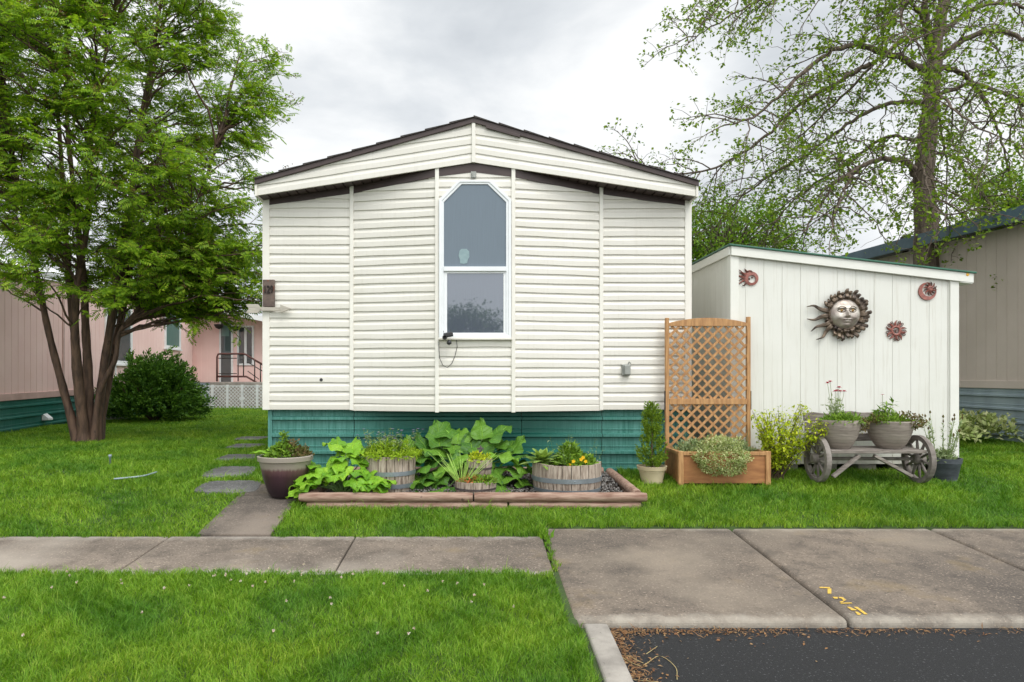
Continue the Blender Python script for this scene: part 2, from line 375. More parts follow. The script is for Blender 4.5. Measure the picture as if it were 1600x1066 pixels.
def glassm(name, base, gl, rough=.04, lines=False, blotch=None):
    m, nt, bs = new_mat(name)
    col = ramp(nt, noise(nt, coords(nt, (30, 1, .5) if lines else (1, 1, 1)), 6, 4), [(.3, tuple(x * .88 for x in base)), (.7, base)])
    nt.links.new(col, bs.inputs['Base Color']); bs.inputs['Roughness'].default_value = .7; bs.inputs['Specular IOR Level'].default_value = .15
    g = nt.nodes.new('ShaderNodeBsdfGlossy'); g.inputs['Roughness'].default_value = rough; g.inputs['Color'].default_value = (.9, .95, 1, 1)
    ms = nt.nodes.new('ShaderNodeMixShader'); ms.inputs[0].default_value = gl
    nt.links.new(bs.outputs[0], ms.inputs[1]); nt.links.new(g.outputs[0], ms.inputs[2]); nt.links.new(ms.outputs[0], nt.nodes['Material Output'].inputs['Surface'])
    return m
M['screen'] = glassm('insect_screen', (.165, .205, .245), .015, .3, True)
M['pane'] = glassm('window_glass', (.085, .10, .135), .13, .02, True)
M['darkpane'] = glassm('dark_glass', (.05, .065, .065), .12, .04)
M['curtain'] = glassm('curtained_glass', (.12, .2, .175), .08, .1, True)
M['palepatch'] = pm('pale_patch', (.26, .36, .375), (.22, .31, .33), 20, .6)

# ---------------------------------------------------------------- ground, pavement, road
DX0 = .57                      # left edge of the driveway slab
def paved(X, Y, m=0.):
    X = np.asarray(X); Y = np.asarray(Y)
    a = (X < DX0 + .02 - m) & (Y > 4.755 + m) & (Y < 5.637 - m)
    b = (X > DX0 + m) & (Y > 3.9 + m) & (Y < 5.88 - m)
    c = (X > -2.28 + m) & (X < -1.69 - m) & (Y > 5.6) & (Y < 6.98 - m)
    d = (X > .655 + m) & (Y < 3.95)
    return a | b | c | d
ys = np.concatenate([np.arange(-30, 3, 1.5), np.arange(3, 9, .06), np.arange(9, 30, .5), np.arange(30, 120, 6), np.arange(120, 620, 60)])
xs = np.concatenate([-np.arange(600, 40, -40.), -np.arange(40, 6, -1.), np.arange(-6, 7, .06), np.arange(7, 40, 1.), np.arange(40, 601, 40.)])
GX, GY = np.meshgrid(xs, ys)
GZ = gz(GY) - .014 + .012 * np.sin(GX * 1.7) * np.sin(GY * 2.3) * (GY > 6)
GZ = np.where(GY < 2.5, float(gz(2.5)) - .014, GZ)
GZ = np.where(paved(GX, GY, .05), GZ - .2, GZ)
nx, ny = len(xs), len(ys)
idx = np.arange(nx * ny).reshape(ny, nx)
lawn = np_obj('lawn', np.stack([GX, GY, GZ], -1).reshape(-1, 3), np.stack([idx[:-1, :-1], idx[:-1, 1:], idx[1:, 1:], idx[1:, :-1]], -1).reshape(-1, 4), M['earth'], None, True)
tag(lawn, kind='structure')

def slab(mb, x0, x1, y0, y1, th=.11, lift=0., r=.0):
    mb.hexa([(x, y, plane(y) + lift + dz) for dz in (-th, 0) for y in (y0, y1) for x in (x0, x1)])
mb = MB(); xj = [DX0 - .012]
for k in range(8): xj.append(-.985 - 1.53 * k)
for a, b in zip(xj[1:], xj[:-1]): slab(mb, a + .005, b - .005, 4.755, 5.637)
tag(mb.build('sidewalk', M['walk'], bevel=.012), kind='structure')
mb = MB(); xd = [DX0, 2.2, 3.9, 5.55, 7.2, 8.9]
for a, b in zip(xd[:-1], xd[1:]): slab(mb, a + .005, b - .006, 4.0, 5.88, .16)
tag(mb.build('driveway', M['drive'], bevel=.035, seg=4), kind='structure')
mb = MB()
def pathslab(y0, y1, x0, x1):
    mb.hexa([(x, y, float(gz(y)) + dz) for dz in (-.1, .012) for y in (y0, y1) for x in (x0, x1)])
pathslab(5.645, 6.62, -2.3, -1.69); pathslab(6.63, 7.02, -2.3, -1.69)
tag(mb.build('garden_path', M['path'], bevel=.008), kind='structure')
mb = MB(); mb.add([(.3, -12, -.005), (40, -12, .005), (40, 4.03, .025), (.3, 4.03, .025)], [(0, 1, 2, 3)])
road = mb.build('road', M['asphalt']); tag(road, kind='structure')
mb = MB(); mb.hexa([(x, y, z) for z in (-.1, 1) for y in (.5, 3.93) for x in (.625, .765)])
for i in range(4, 8): mb.v[i] = (mb.v[i][0], mb.v[i][1], float(plane(mb.v[i][1])) + .012)
tag(mb.build('curb', M['curb'], bevel=.018, seg=3), kind='structure')

# ---------------------------------------------------------------- mobile home
YF = 7.58; YB = 7.38; YC = 7.33                    # wall, bay, fascia planes
HL, HR = -2.352, 2.400
HB = zz(640, YF)                                    # lower edge of the siding
def siding(mb, p0, p1, zb, ztop, course=.1016, dep=.019, cols=1, clampfn=None, phase=0.):
    p0 = np.array(p0, float); p1 = np.array(p1, float); d = unit(p1 - p0); nrm = np.array([d[1], -d[0]])
    zbf = zb if callable(zb) else (lambda x: zb)
    ztf = ztop if callable(ztop) else (lambda x: ztop)
    prof = [(0, 0.), (0, dep), (.52, dep), (.80, .005), (1., .003)]
    T = np.linspace(0, 1, cols + 1)
    P = [p0 + (p1 - p0) * t for t in T]
    zmax = max(ztf(p[0]) for p in P); zmin = min(zbf(p[0]) for p in P)
    n = int((zmax - zmin) / course) + 2
    for k in range(n):
        rows = []
        for h, o in prof:
            row = []
            for p in P:
                z = zbf(p[0]) + (k + h) * course - (phase if k + (h >= 1) > 0 else 0) + ((.0020 * math.sin(p[0] * 5.3 + (k + (h >= 1)) * 1.9) + .0012 * math.sin(p[0] * 11 + (k + (h >= 1)) * 2.7)) if k + (h >= 1) > 0 else 0); z = min(z, ztf(p[0]))
                row.append((p[0] + nrm[0] * o, p[1] + nrm[1] * o, z))
            rows.append(row)
        c = cols + 1; vs = sum(rows, [])
        if all(abs(rows[0][i][2] - rows[-1][i][2]) < 1e-6 for i in range(c)): continue
        fs = [(r * c + i, r * c + i + 1, (r + 1) * c + i + 1, (r + 1) * c + i) for r in range(len(prof) - 1) for i in range(cols)]
        mb.add(vs, fs)
home = thing('mobile_home', 'cream mobile home with brown roof edge, teal skirting and one tall octagonal-top window', 'house', (0, 9, EYE - 1.03))
APX = (740 - VX) * YC / F                           # apex x
def fas_bot(x):                                     # lower edge of the gable fascia
    s = (zz(253.5, YC) - zz(305.5, YC)) / (APX - xx(400, YC))
    return zz(253.5, YC) - s * abs(x - APX)
def roof_line(x):
    s = (zz(190, YC) - zz(286, YC)) / (APX - xx(400, YC))
    return zz(190, YC) - s * abs(x - APX)
def frz_bot(x): 
    a = zz(270, YB); b = zz(322, YF)
    return a - (a - b) * min(1, abs(x - APX) / 2.3) ** 1.06
xb = [HL + .075, xx(550, YF), xx(683, YB), xx(802, YB), xx(939, YF), HR - .075]
pts = [(xb[0], YF), (xb[1], YF), (xb[2], YB), (xb[3], YB), (xb[4], YF), (xb[5], YF)]
for i in range(5):
    mb = MB(); siding(mb, pts[i], pts[i + 1], HB - (.012 if i in (1, 2, 3) else 0), lambda x: fas_bot(x) - .0, cols=24, phase=[.0, .02, .012, .03, .008][i])
    mb.build('siding_panel', M['siding'], home, fix=False)
for i in (1, 2, 3, 4):
    p = pts[i]; w = .021
    mb = MB(); mb.box(p[0] - w, p[0] + w, p[1] - .034, p[1] + .02, HB - (.022 if i in (2, 3) else .006), frz_bot(p[0]) + .12)
    mb.build('batten', M['trim'], home, bevel=.004)
for x0, x1 in ((HL, HL + .078), (HR - .075, HR)):
    mb = MB(); mb.box(x0, x1, YF - .026, YF + .08, HB - .004, fas_bot(x0) + .02); mb.build('corner_post', M['trim'], home, bevel=.005)
for xs_ in (HL, HR):                                # long side walls
    mb = MB(); a, b = ((xs_ + .02, 22.), (xs_ + .02, YF + .08)) if xs_ < 0 else ((xs_ - .02, YF + .08), (xs_ - .02, 22.))
    siding(mb, a, b, HB, 1.93 + EYE); mb.build('side_wall', M['siding'], home, fix=False)
mb = MB(); mb.box(HL, HR, 22, 22.05, HB, 1.95 + EYE); mb.build('rear_wall', M['siding'], home)
mb = MB(); mb.hexa([(HL + .03, YF - .01, HB + .004), (HR - .03, YF - .01, HB + .004), (HL + .03, 22, HB + .004), (HR - .03, 22, HB + .004), (HL + .03, YF - .01, HB + .03), (HR - .03, YF - .01, HB + .03), (HL + .03, 22, HB + .03), (HR - .03, 22, HB + .03)])
mb.add([(pts[1][0], YF, HB + .008), (pts[2][0], YB + .004, HB + .008), (pts[3][0], YB + .004, HB + .008), (pts[4][0], YF, HB + .008)], [(0, 1, 2, 3)])
mb.build('underside', M['brown'], home)
mb = MB()                                           # brown frieze board following the bay
for i in range(5):
    a, b = np.array(pts[i]), np.array(pts[i + 1])
    if i == 2: seg = [a, np.array((APX, YB)), b]
    else: seg = [a, b]
    for p, q in zip(seg[:-1], seg[1:]):
        o = np.array((0, -.024)); ins = np.array((.021 * (q[0] > p[0]), 0))
        p_, q_ = p + (ins if i else 0) * (0 if p[0] == APX else 1), q - ins * (0 if (q[0] == APX or i == 4) else 1)
        P = [(*(p_ + o), frz_bot(p_[0])), (*(q_ + o), frz_bot(q_[0])), (*(p_ + (0, .02)), frz_bot(p_[0])), (*(q_ + (0, .02)), frz_bot(q_[0]))]
        P += [(x, y, fas_bot(x) + .03) for x, y, z in P]
        mb.hexa(P)
mb.build('frieze_board', M['brown'], home)
mb = MB()                                           # ribbed soffit under the gable overhang
nr = 46
for sgn, xe in ((-1, xx(400, YC)), (1, xx(1089, YC))):
    for k in range(nr // 2):
        x0 = APX + (xe - APX) * k / (nr / 2); x1 = APX + (xe - APX) * (k + .86) / (nr / 2)
        P = [(x, y, fas_bot(x) + dz) for dz in (.004, .02) for y in (YC + .02, YF + .1) for x in (min(x0, x1), max(x0, x1))]
        mb.hexa(P)
    P = [(x, y, fas_bot(x) + dz) for dz in (.018, .03) for y in (YC + .02, YF + .1) for x in (min(APX, xe), max(APX, xe))]
    mb.hexa(P)
mb.build('soffit', M['brown'], home)
for sgn, xe in ((-1, xx(400, YC)), (1, xx(1089, YC))):
    mb = MB(); a, b = (xe, APX) if sgn < 0 else (APX, xe)
    siding(mb, (a, YC + .015), (b, YC + .015), fas_bot, lambda x: roof_line(x) + .03, cols=40, dep=.014)
    P = [(x, y, z) for z in (0, 1) for y in (YC + .015, YC + .03) for x in (a, b)]
    P = [(x, y, fas_bot(x) + .002 if z == 0 else roof_line(x)) for x, y, z in P]; mb.hexa(P)
    mb.build('gable_siding', M['siding'], home, fix=False)
    mb = MB(); mb.box(xe - .012, xe + .012, YC - .012, YC + .3, fas_bot(xe) - .01, roof_line(xe) + .03); mb.build('gable_end_trim', M['trim'], home, bevel=.003)
mb = MB(); mb.box(APX - .02, APX + .02, YC - .018, YC + .02, fas_bot(APX) - .006, roof_line(APX) + .005); mb.build('gable_batten', M['trim'], home, bevel=.004)
for sgn, xe in ((-1, xx(398.5, YC)), (1, xx(1091, YC))):    # brown drip board and shingle layer on each slope
    mb = MB(); a, b = (xe, APX) if sgn < 0 else (APX, xe)
    for x0, x1 in ((a, b),):
        ht = .052; P = [(x, y, roof_line(x) + dz) for dz in (-.018, .034) for y in (YC - .025, YC + .05) for x in (x0, x1)]; mb.hexa(P)
    if sgn > 0: mb.hexa([(x, y, roof_line(x) + dz) for dz in (-.04, -.012) for y in (YC - .029, YC - .01) for x in (APX + .13, APX + .50)])
    mb.build('drip_board', M['brown'], home, bevel=.002)
    mb = MB(); x = a; k = 0; n = 9
    for k in range(n):
        x0 = a + (b - a) * k / n; x1 = a + (b - a) * (k + 1) / n
        lo, hi = (.036, .050) if sgn < 0 else (.050, .036)
        for dz0, dz1 in ((lo, hi),):
            P = []
            for dz in (-.002, 0):
                for y in (YC - .04, 22.3):
                    for q, h in ((x0, hi if sgn < 0 else lo), (x1, lo if sgn < 0 else hi)): P.append((q, y, roof_line(q) + (.034 if dz < 0 else h + .004)))
            mb.hexa(P)
    mb.build('roof', M['shingle'], home, fix=True)
def ribbed(mb, p0, p1, zt, zb, pitch=.19, amp=.036):
    p0 = np.array(p0, float); p1 = np.array(p1, float); d = unit(p1 - p0); nr = np.array([d[1], -d[0]])
    prof = [(0, 0)]; z = 0
    while z < 3:
        prof += [(z + .055, .0), (z + .06, .006), (z + .068, .006), (z + .073, 0), (z + .105, 0), (z + .118, amp), (z + .145, amp), (z + .158, 0), (z + pitch, 0)]; z += pitch
    rows = []
    for h, o in prof:
        rows.append([(p[0] + nr[0] * o, p[1] + nr[1] * o, (zt(p) if callable(zt) else zt) - h) for p in (p0, p1)])
        if rows[-1][0][2] < zb: break
    mb.add(sum(rows, []), [(2 * i, 2 * i + 1, 2 * i + 3, 2 * i + 2) for i in range(len(rows) - 1)])
for xa, xc in ((HL + .09, xx(553, 7.63)), (xx(553, 7.63) + .006, .52), (.526, xx(940, 7.63)), (xx(940, 7.63) + .006, HR - .02)):
    mb = MB(); ribbed(mb, (xa, 7.635), (xc, 7.635), HB + .03, EYE - 1.15); mb.build('skirting_panel', M['skirt'], home, fix=False)
mb = MB(); mb.box(HL + .045, HL + .09, 7.61, 7.7, EYE - 1.15, HB + .02); mb.build('skirting_corner', M['skirt'], home, bevel=.004)
for x0 in (HL + .06, HR - .04):
    mb = MB(); ribbed(mb, (x0, 22), (x0, 7.7), HB + .03, EYE - 1.15); mb.build('skirting_panel', M['skirt2'], home, fix=False)
# window in the bay
YW = YB - .048
wx = lambda p: xx(p, YW); wz = lambda p: zz(p, YW)
def oct_ring(mb, o, i, y0, y1):
    n = len(o)
    V = [(x, y0, z) for x, z in o] + [(x, y0, z) for x, z in i] + [(x, y1, z) for x, z in o] + [(x, y1, z) for x, z in i]
    fs = []
    for k in range(n):
        j = (k + 1) % n
        fs += [(k, j, n + j, n + k), (2 * n + k, 3 * n + k, 3 * n + j, 2 * n + j), (k, 2 * n + k, 2 * n + j, j), (n + k, n + j, 3 * n + j, 3 * n + k)]
    mb.add(V, fs)
win = None
out = [(wx(686), wz(528)), (wx(686), wz(312)), (wx(717), wz(281.5)), (wx(766), wz(281.5)), (wx(798.7), wz(312)), (wx(798.7), wz(528))]
mid = [(wx(690.5), wz(524.5)), (wx(690.5), wz(314)), (wx(719), wz(285)), (wx(764), wz(285)), (wx(794.5), wz(314)), (wx(794.5), wz(524.5))]
inn = [(wx(693.5), wz(522)), (wx(693.5), wz(316)), (wx(721.3), wz(288)), (wx(762), wz(288)), (wx(790.8), wz(316)), (wx(790.8), wz(522))]
mb = MB(); oct_ring(mb, out, mid, YW - .012, YB + .02); win = mb.build('window', M['winframe'], home, bevel=.003)
mb = MB(); oct_ring(mb, [(x * 1, z) for x, z in mid], inn, YW - .004, YB + .02); mb.build('frame', M['winframe'], win, bevel=.002)
mb = MB(); mb.box(inn[0][0], inn[-1][0], YW - .018, YB + .015, wz(424), wz(417)); mb.build('meeting_rail', M['winframe'], win, bevel=.003)
lo = [(wx(693.6), wz(521.9)), (wx(693.6), wz(424.1)), (wx(790.7), wz(424.1)), (wx(790.7), wz(521.9))]
li = [(wx(698.5), wz(520)), (wx(698.5), wz(427)), (wx(786.7), wz(427)), (wx(786.7), wz(520))]
mb = MB(); oct_ring(mb, lo, li, YW + .004, YB + .02); mb.build('sash', M['winframe'], win, bevel=.002)
mb = MB(); mb.prism([(x, z) for x, z in inn[1:5]] + [(inn[4][0], wz(417)), (inn[1][0], wz(417))], YW + .006, YW + .012); mb.build('screen_pane', M['screen'], win)
mb = MB(); mb.prism([(x, z) for x, z in li], YW + .012, YW + .018); mb.build('pane', M['pane'], win)
mb = MB(); mb.box(wx(685), wx(800), YW - .02, YB + .02, wz(531), wz(528)); mb.build('sill', M['trim'], win, bevel=.003)
mb = MB(); mb.prism([(wx(a), wz(b)) for a, b in ((718, 392), (721, 389), (729, 389), (733, 393), (733.5, 401), (731, 406), (730, 411), (725, 412.5), (719, 411.5), (718.5, 405), (716.5, 400))], YW + .002, YW + .0055); mb.build('pale_patch', M['palepatch'], win)  # pale blue-grey patch shape in front of the upper pane
mb = MB(); c = at(740, 273, YB); mb.box(c[0] - .028, c[0] + .028, YB - .035, YB + .0, c[2] - .02, c[2] + .025); mb.lathe([(.0, -.0), (.026, 0), (.03, -.045), (.0, -.05)], 12, (c[0], YB - .045, c[2] - .005)); 
sl_ = mb.build('gable_hook', M['greybox'], bevel=.003); tag(sl_, 'small grey lamp bracket under the gable peak above the window', 'bracket')
mb = MB(); c = at(502.5, 593.5, YF); mb.lathe([(0, .022), (.014, .022), (.018, .018), (.018, 0)], 14, (c[0], YF - .004, c[2]), 'y'); tag(mb.build('wall_plug', M['black'], smooth=False), 'small round black plug in the cream siding, low on the left', 'plug')

# ---------------------------------------------------------------- things on the mobile home's wall
t = thing('security_camera', 'black security camera with antennas at the lower left corner of the window', 'camera', at(703, 532, YW))
def cyl(mb, a, b, r0, r1, n=14): mb.tube([a, b], [r0, r1], n)
mb = MB(); a = at(696, 525, YW - .05); b = at(708, 523, YW - .10); 
mb.bar(at(693, 524.5, YW - .09), at(708, 522, YW - .09), .05, .05); mb.build('body', M['black'], t, bevel=.012, seg=3)
mb = MB(); mb.lathe([(0, .0), (.024, .0), (.027, .02), (.02, .05)], 16, tuple(at(695, 527.5, YW - .11)), 'y'); mb.build('lens', M['black'], t)
mb = MB(); c = at(701.8, 535.5, YW - .08); mb.lathe([(.0, .028), (.014, .026), (.024, .014), (.027, 0), (.024, -.014), (.0, -.028)], 16, tuple(c), 'z'); mb.build('mount', M['black'], t, smooth=True)
mb = MB(); cyl(mb, at(693.5, 524, YW - .08), at(693.2, 517, YW - .08), .003, .003, 6); mb.build('antenna', M['black'], t); mb = MB(); cyl(mb, at(706, 522, YW - .08), at(703.5, 515, YW - .08), .003, .003, 6); mb.build('antenna', M['black'], t)
q = [(708, 527), (713, 531), (714.5, 542), (711, 556), (706, 568), (699, 574.5), (692, 571), (687, 560), (685.8, 545), (685.5, 534)]
mb = MB(); mb.tube([at(a, b, YB - .03 if a > 690 else YB - .045) for a, b in q], .0032, 6); mb.build('cable', M['black'], t, smooth=True)
t = thing('outlet_box', 'small grey outdoor outlet box on the cream siding beside the trellis', 'outlet box', at(977, 590, YF))
c = at(977, 578, YF); mb = MB(); mb.box(c[0] - .045, c[0] + .045, YF - .06, YF - .008, c[2] - .065, c[2] + .06); mb.build('housing', M['greybox'], t, bevel=.008)
mb = MB(); mb.box(c[0] - .028, c[0] + .042, YF - .085, YF - .061, c[2] - .055, c[2] + .05); mb.build('cover', M['greybox'], t, bevel=.01, seg=3)
mb = MB(); mb.tube([(c[0] + .02, YF - .05, c[2] + .06), (c[0] + .03, YF - .055, c[2] + .085), (c[0] + .05, YF - .05, c[2] + .07)], .008, 8); mb.build('hinge', M['greybox'], t)
def text_mesh(body, size, depth, mat, name, parent, Mx):
    cu = bpy.data.curves.new('t', 'FONT'); cu.body = body; cu.size = size; cu.extrude = depth; cu.align_x = 'CENTER'; cu.align_y = 'CENTER'
    o = bpy.data.objects.new('t', cu); COL.objects.link(o)
    dg = bpy.context.evaluated_depsgraph_get(); me = bpy.data.meshes.new_from_object(o.evaluated_get(dg)); bpy.data.objects.remove(o)
    loc = WLOC[parent.name]; me.transform(Matrix.Translation(-Vector(loc)) @ Mx)
    return _link(name, me, mat, parent, None, False)
M['rustplate'] = pm('rusty_plate', (.17, .125, .10), (.07, .05, .045), 9, .8, bp=.004, bscale=40, speck=(12, .58, (.20, .055, .025)))
M['iron'] = pm('dark_iron_digits', (.03, .022, .02), (.016, .012, .012), 30, .5, metal=.5)
YP = YF - .06
t = thing('house_number_sign', 'weathered rusty number plate with raised digits 129 on the left corner', 'number sign', at(419.5, 479.5, YP))
mb = MB(); a = at(410.5, 437, YP); b = at(428.5, 479.3, YP); mb.box(a[0], b[0], YP, YP + .035, b[2], a[2]); mb.build('plate', M['rustplate'], t, bevel=.004)
c = at(419.6, 453, YP); text_mesh('129', .105, .006, M['iron'], 'digits', t, Matrix.Translation((c[0], YP - .006, c[2])) @ Matrix.Rotation(R(90), 4, 'X') @ Matrix.Diagonal((.72, 1.12, 1, 1)))
M['arrowwood'] = pm('pale_weathered_wood', (.50, .46, .39), (.36, .33, .28), 9, .8, bp=.002, bscale=25, stretch=(1, 8, 8))
t = thing('arrow_sign', 'pale grey wooden arrow pointing right below the number plate', 'arrow', at(419, 490, YP))
YA = YP - .01
mb = MB(); mb.box(xx(394, YA), xx(439, YA), YA, YA + .022, zz(485.8, YA), zz(480.3, YA)); mb.build('shaft', M['arrowwood'], t, bevel=.002)
mb = MB(); mb.prism([(xx(438, YA), zz(476, YA)), (xx(455, YA), zz(482.5, YA)), (xx(438, YA), zz(489, YA))], YA - .008, YA + .02); mb.build('head', M['arrowwood'], t, bevel=.002)
mb = MB(); mb.prism([(xx(384, YA), zz(475.5, YA)), (xx(403, YA), zz(475.5, YA)), (xx(408, YA), zz(482.7, YA)), (xx(403, YA), zz(489.5, YA)), (xx(384, YA), zz(489.5, YA)), (xx(389, YA), zz(482.7, YA))], YA - .008, YA + .02); mb.build('tail', M['arrowwood'], t, bevel=.002)

# ---------------------------------------------------------------- garden shed
YS = 7.55; X0, X1 = xx(1142, YS), xx(1495, YS)
shed = thing('garden_shed', 'cream painted shed with a green metal roof edge sloping down to the right', 'shed', ((X0 + X1) / 2, YS + 1.2, EYE - 1.0))
def shed_top(x): return zz(384.5, YS) + (zz(428, YS) - zz(384.5, YS)) * (x - xx(1137, YS)) / (xx(1517, YS) - xx(1137, YS))
def grooved(mb, p0, p1, zb, ztf, sp=.2032, g=.006, dep=.005, first=.1):   # T1-11: panel strips with real grooves between
    p0 = np.array(p0, float); p1 = np.array(p1, float); Ln = np.linalg.norm(p1 - p0); d = (p1 - p0) / Ln; nr = np.array([d[1], -d[0]])
    s = 0.; cuts = []; u = first
    while u < Ln: cuts.append(u); u += sp
    seg = []; last = 0.
    for c in cuts: seg.append((last, c - g / 2, 0.)); seg.append((c - g / 2, c + g / 2, -dep)); last = c + g / 2
    seg.append((last, Ln, 0.))
    V = []; Fc = []
    for a, b, o in seg:
        if b <= a: continue
        for u in (a, b):
            q = p0 + d * u + nr * o
            zb_ = zb(u) if callable(zb) else zb
            V += [(q[0], q[1], zb_), (q[0], q[1], ztf(u))]
    n = len(V) // 2
    mb.add(V, [(2 * i, 2 * i + 2, 2 * i + 3, 2 * i + 1) for i in range(n - 1)])
mb = MB(); grooved(mb, (X0, YS), (X1, YS), EYE - .97, lambda u: shed_top(X0 + u) - .02, first=.16); mb.build('front_wall', M['shed'], shed, fix=False)
mb = MB(); grooved(mb, (X0, YS + 2.4), (X0, YS), EYE - .97, lambda u: shed_top(X0) - .02); mb.build('side_wall', M['shed'], shed, fix=False)
mb = MB(); grooved(mb, (X1, YS), (X1, YS + 2.4), EYE - .97, lambda u: shed_top(X1) - .02); mb.build('side_wall', M['shed'], shed, fix=False)
mb = MB(); grooved(mb, (X1, YS + 2.4), (X0, YS + 2.4), EYE - .97, lambda u: shed_top(X1 - u) - .02); mb.build('rear_wall', M['shed'], shed, fix=False)
xr = xx(1517, YS); xl = xx(1139, YS)
mb = MB(); mb.hexa([(x, y, shed_top(x) + dz) for dz in (-.105, -.004) for y in (YS - .045, YS - .018) for x in (xl + .01, xr)]); mb.build('fascia_board', M['shedtrim'], shed, bevel=.003)
mb = MB(); mb.box(X0 - .012, X0 + .08, YS - .02, YS + .08, EYE - .97, shed_top(X0) - .10); mb.build('corner_board', M['shedtrim'], shed, bevel=.003)
mb = MB(); mb.box(X1 - .085, X1 + .012, YS - .02, YS + .08, EYE - .97, shed_top(X1) - .10); mb.build('corner_board', M['shedtrim'], shed, bevel=.003)
mb = MB(); mb.box(X0 - .03, X0 - .005, YS - .016, YS + 2.42, shed_top(X0) - .10, shed_top(X0) - .004); mb.build('fascia_board', M['shedtrim'], shed, bevel=.003)
mb = MB(); mb.hexa([(x, y, shed_top(x) + dz) for dz in (-.003, .016) for y in (YS - .065, YS + 2.5) for x in (xl - .02, xr + .02)]); mb.build('roof', M['greenmetal'], shed, bevel=.004)
mb = MB(); mb.hexa([(x, y, shed_top(x) + dz) for dz in (-.115, -.106) for y in (YS - .04, YS + 2.4) for x in (X1 + .013, xr - .01)]); mb.build('soffit', M['shedtrim'], shed)
for xk in np.linspace(X0 + .12, X1 - .2, 6):
    mb = MB(); mb.box(xk, xk + .2, YS + .03, YS + .22, EYE - 1.12, EYE - .972); mb.build('foundation_block', M['curb'], shed, bevel=.006)
c = at(1512, 429, YS - .046); mb = MB(); mb.lathe([(0, .004), (.016, .004), (.018, 0)], 14, (c[0], YS - .046, c[2]), 'y'); mb.build('reflector', pm('orange_reflector', (.85, .45, .03), None, 5, .3), shed)

# ---------------------------------------------------------------- wall ornaments on the shed
M['pewter'] = pm('pewter_face', (.60, .56, .49), (.28, .23, .20), 9, .38, metal=.55, bp=.002, bscale=30)
M['bronze'] = pm('bronze_rays', (.17, .125, .085), (.05, .038, .032), 14, .38, metal=.6, bp=.003, bscale=30)
M['eyegold'] = pm('gold_iris', (.55, .32, .10), None, 20, .4, metal=.3)
M['terra'] = pm('red_terracotta_metal', (.36, .125, .095), (.20, .075, .06), 40, .55)
M['terradark'] = pm('dark_red_brown_metal', (.16, .075, .06), (.09, .05, .045), 30, .55)
SC = YS / F
def ribbon(mb, pts, wid, y0, th=.008, nrm_wave=None):      # curved band in the wall plane, raised by nrm_wave
    pts = np.array(pts, float); t = np.gradient(pts, axis=0); t /= np.linalg.norm(t, axis=1, keepdims=True) + 1e-9
    nr = np.stack([-t[:, 1], t[:, 0]], 1); n = len(pts); wid = np.broadcast_to(wid, n)
    V = []; 
    for i in range(n):
        h = 0 if nrm_wave is None else nrm_wave[i]
        for s, e_ in ((-1, 0), (-.45, .006), (0, .001), (.45, .006), (1, 0)):
            q = pts[i] + nr[i] * wid[i] * s; V.append((q[0], y0 - h - e_ - th, q[1]))
        for s in (1, -1):
            q = pts[i] + nr[i] * wid[i] * s; V.append((q[0], y0 - h, q[1]))
    fs = [(i * 7 + k, i * 7 + (k + 1) % 7, (i + 1) * 7 + (k + 1) % 7, (i + 1) * 7 + k) for i in range(n - 1) for k in range(7)]
    fs += [tuple(range(7)), tuple((n - 1) * 7 + k for k in range(7))[::-1]]
    mb.add(V, fs)
c0 = at(1317, 491.5, YS)
sunface = thing('sun_sculpture', 'large bronze and pewter sun face with curling rays, middle of the shed wall', 'wall sculpture', c0)
fr = 23.2 * SC
def face_h(u, v):                          # u right, v up in face radii
    r2 = u * u + v * v
    h = .42 * math.sqrt(max(0, 1 - .96 * r2))
    g = lambda a, b, sx, sy: math.exp(-((u - a) / sx) ** 2 - ((v - b) / sy) ** 2)
    nx_, my = .0, .0
    h += .20 * g(nx_, .02, .10, .24) + .16 * g(nx_, -.15, .15, .09)
    h += .10 * g(-.36, .40, .26, .07) + .10 * g(.38, .40, .26, .07)
    h -= .10 * g(-.36, .22, .22, .13) + .10 * g(.38, .22, .22, .13)
    h += .07 * g(-.36, .21, .13, .075) + .07 * g(.38, .21, .13, .075)
    h += .08 * g(-.50, -.25, .24, .22) + .08 * g(.52, -.25, .24, .22)
    h += .11 * g(.0, -.375, .22, .05) + .11 * g(.0, -.50, .17, .055) - .07 * g(.0, -.435, .24, .022)
    h += .08 * g(0, -.75, .22, .13)
    return h
mb = MB(); nr_, na = 26, 64; V = []
for i in range(nr_ + 1):
    r = i / nr_
    for k in range(na):
        a = 2 * math.pi * k / na; u, v = r * math.cos(a), r * math.sin(a)
        V.append((c0[0] + fr * u, YS - .03 - fr * face_h(u, v), c0[2] + fr * v))
mb.add(V, [(i * na + k, i * na + (k + 1) % na, (i + 1) * na + (k + 1) % na, (i + 1) * na + k) for i in range(nr_) for k in range(na)])
mb.build('face', M['pewter'], sunface, smooth=True)
mb = MB(); mb.lathe([(fr * .93, .02), (fr * .99, .045), (fr * 1.07, .04), (fr * 1.12, .0)], 64, (c0[0], YS - .005, c0[2]), 'y'); mb.build('face_rim', M['bronze'], sunface, smooth=True)
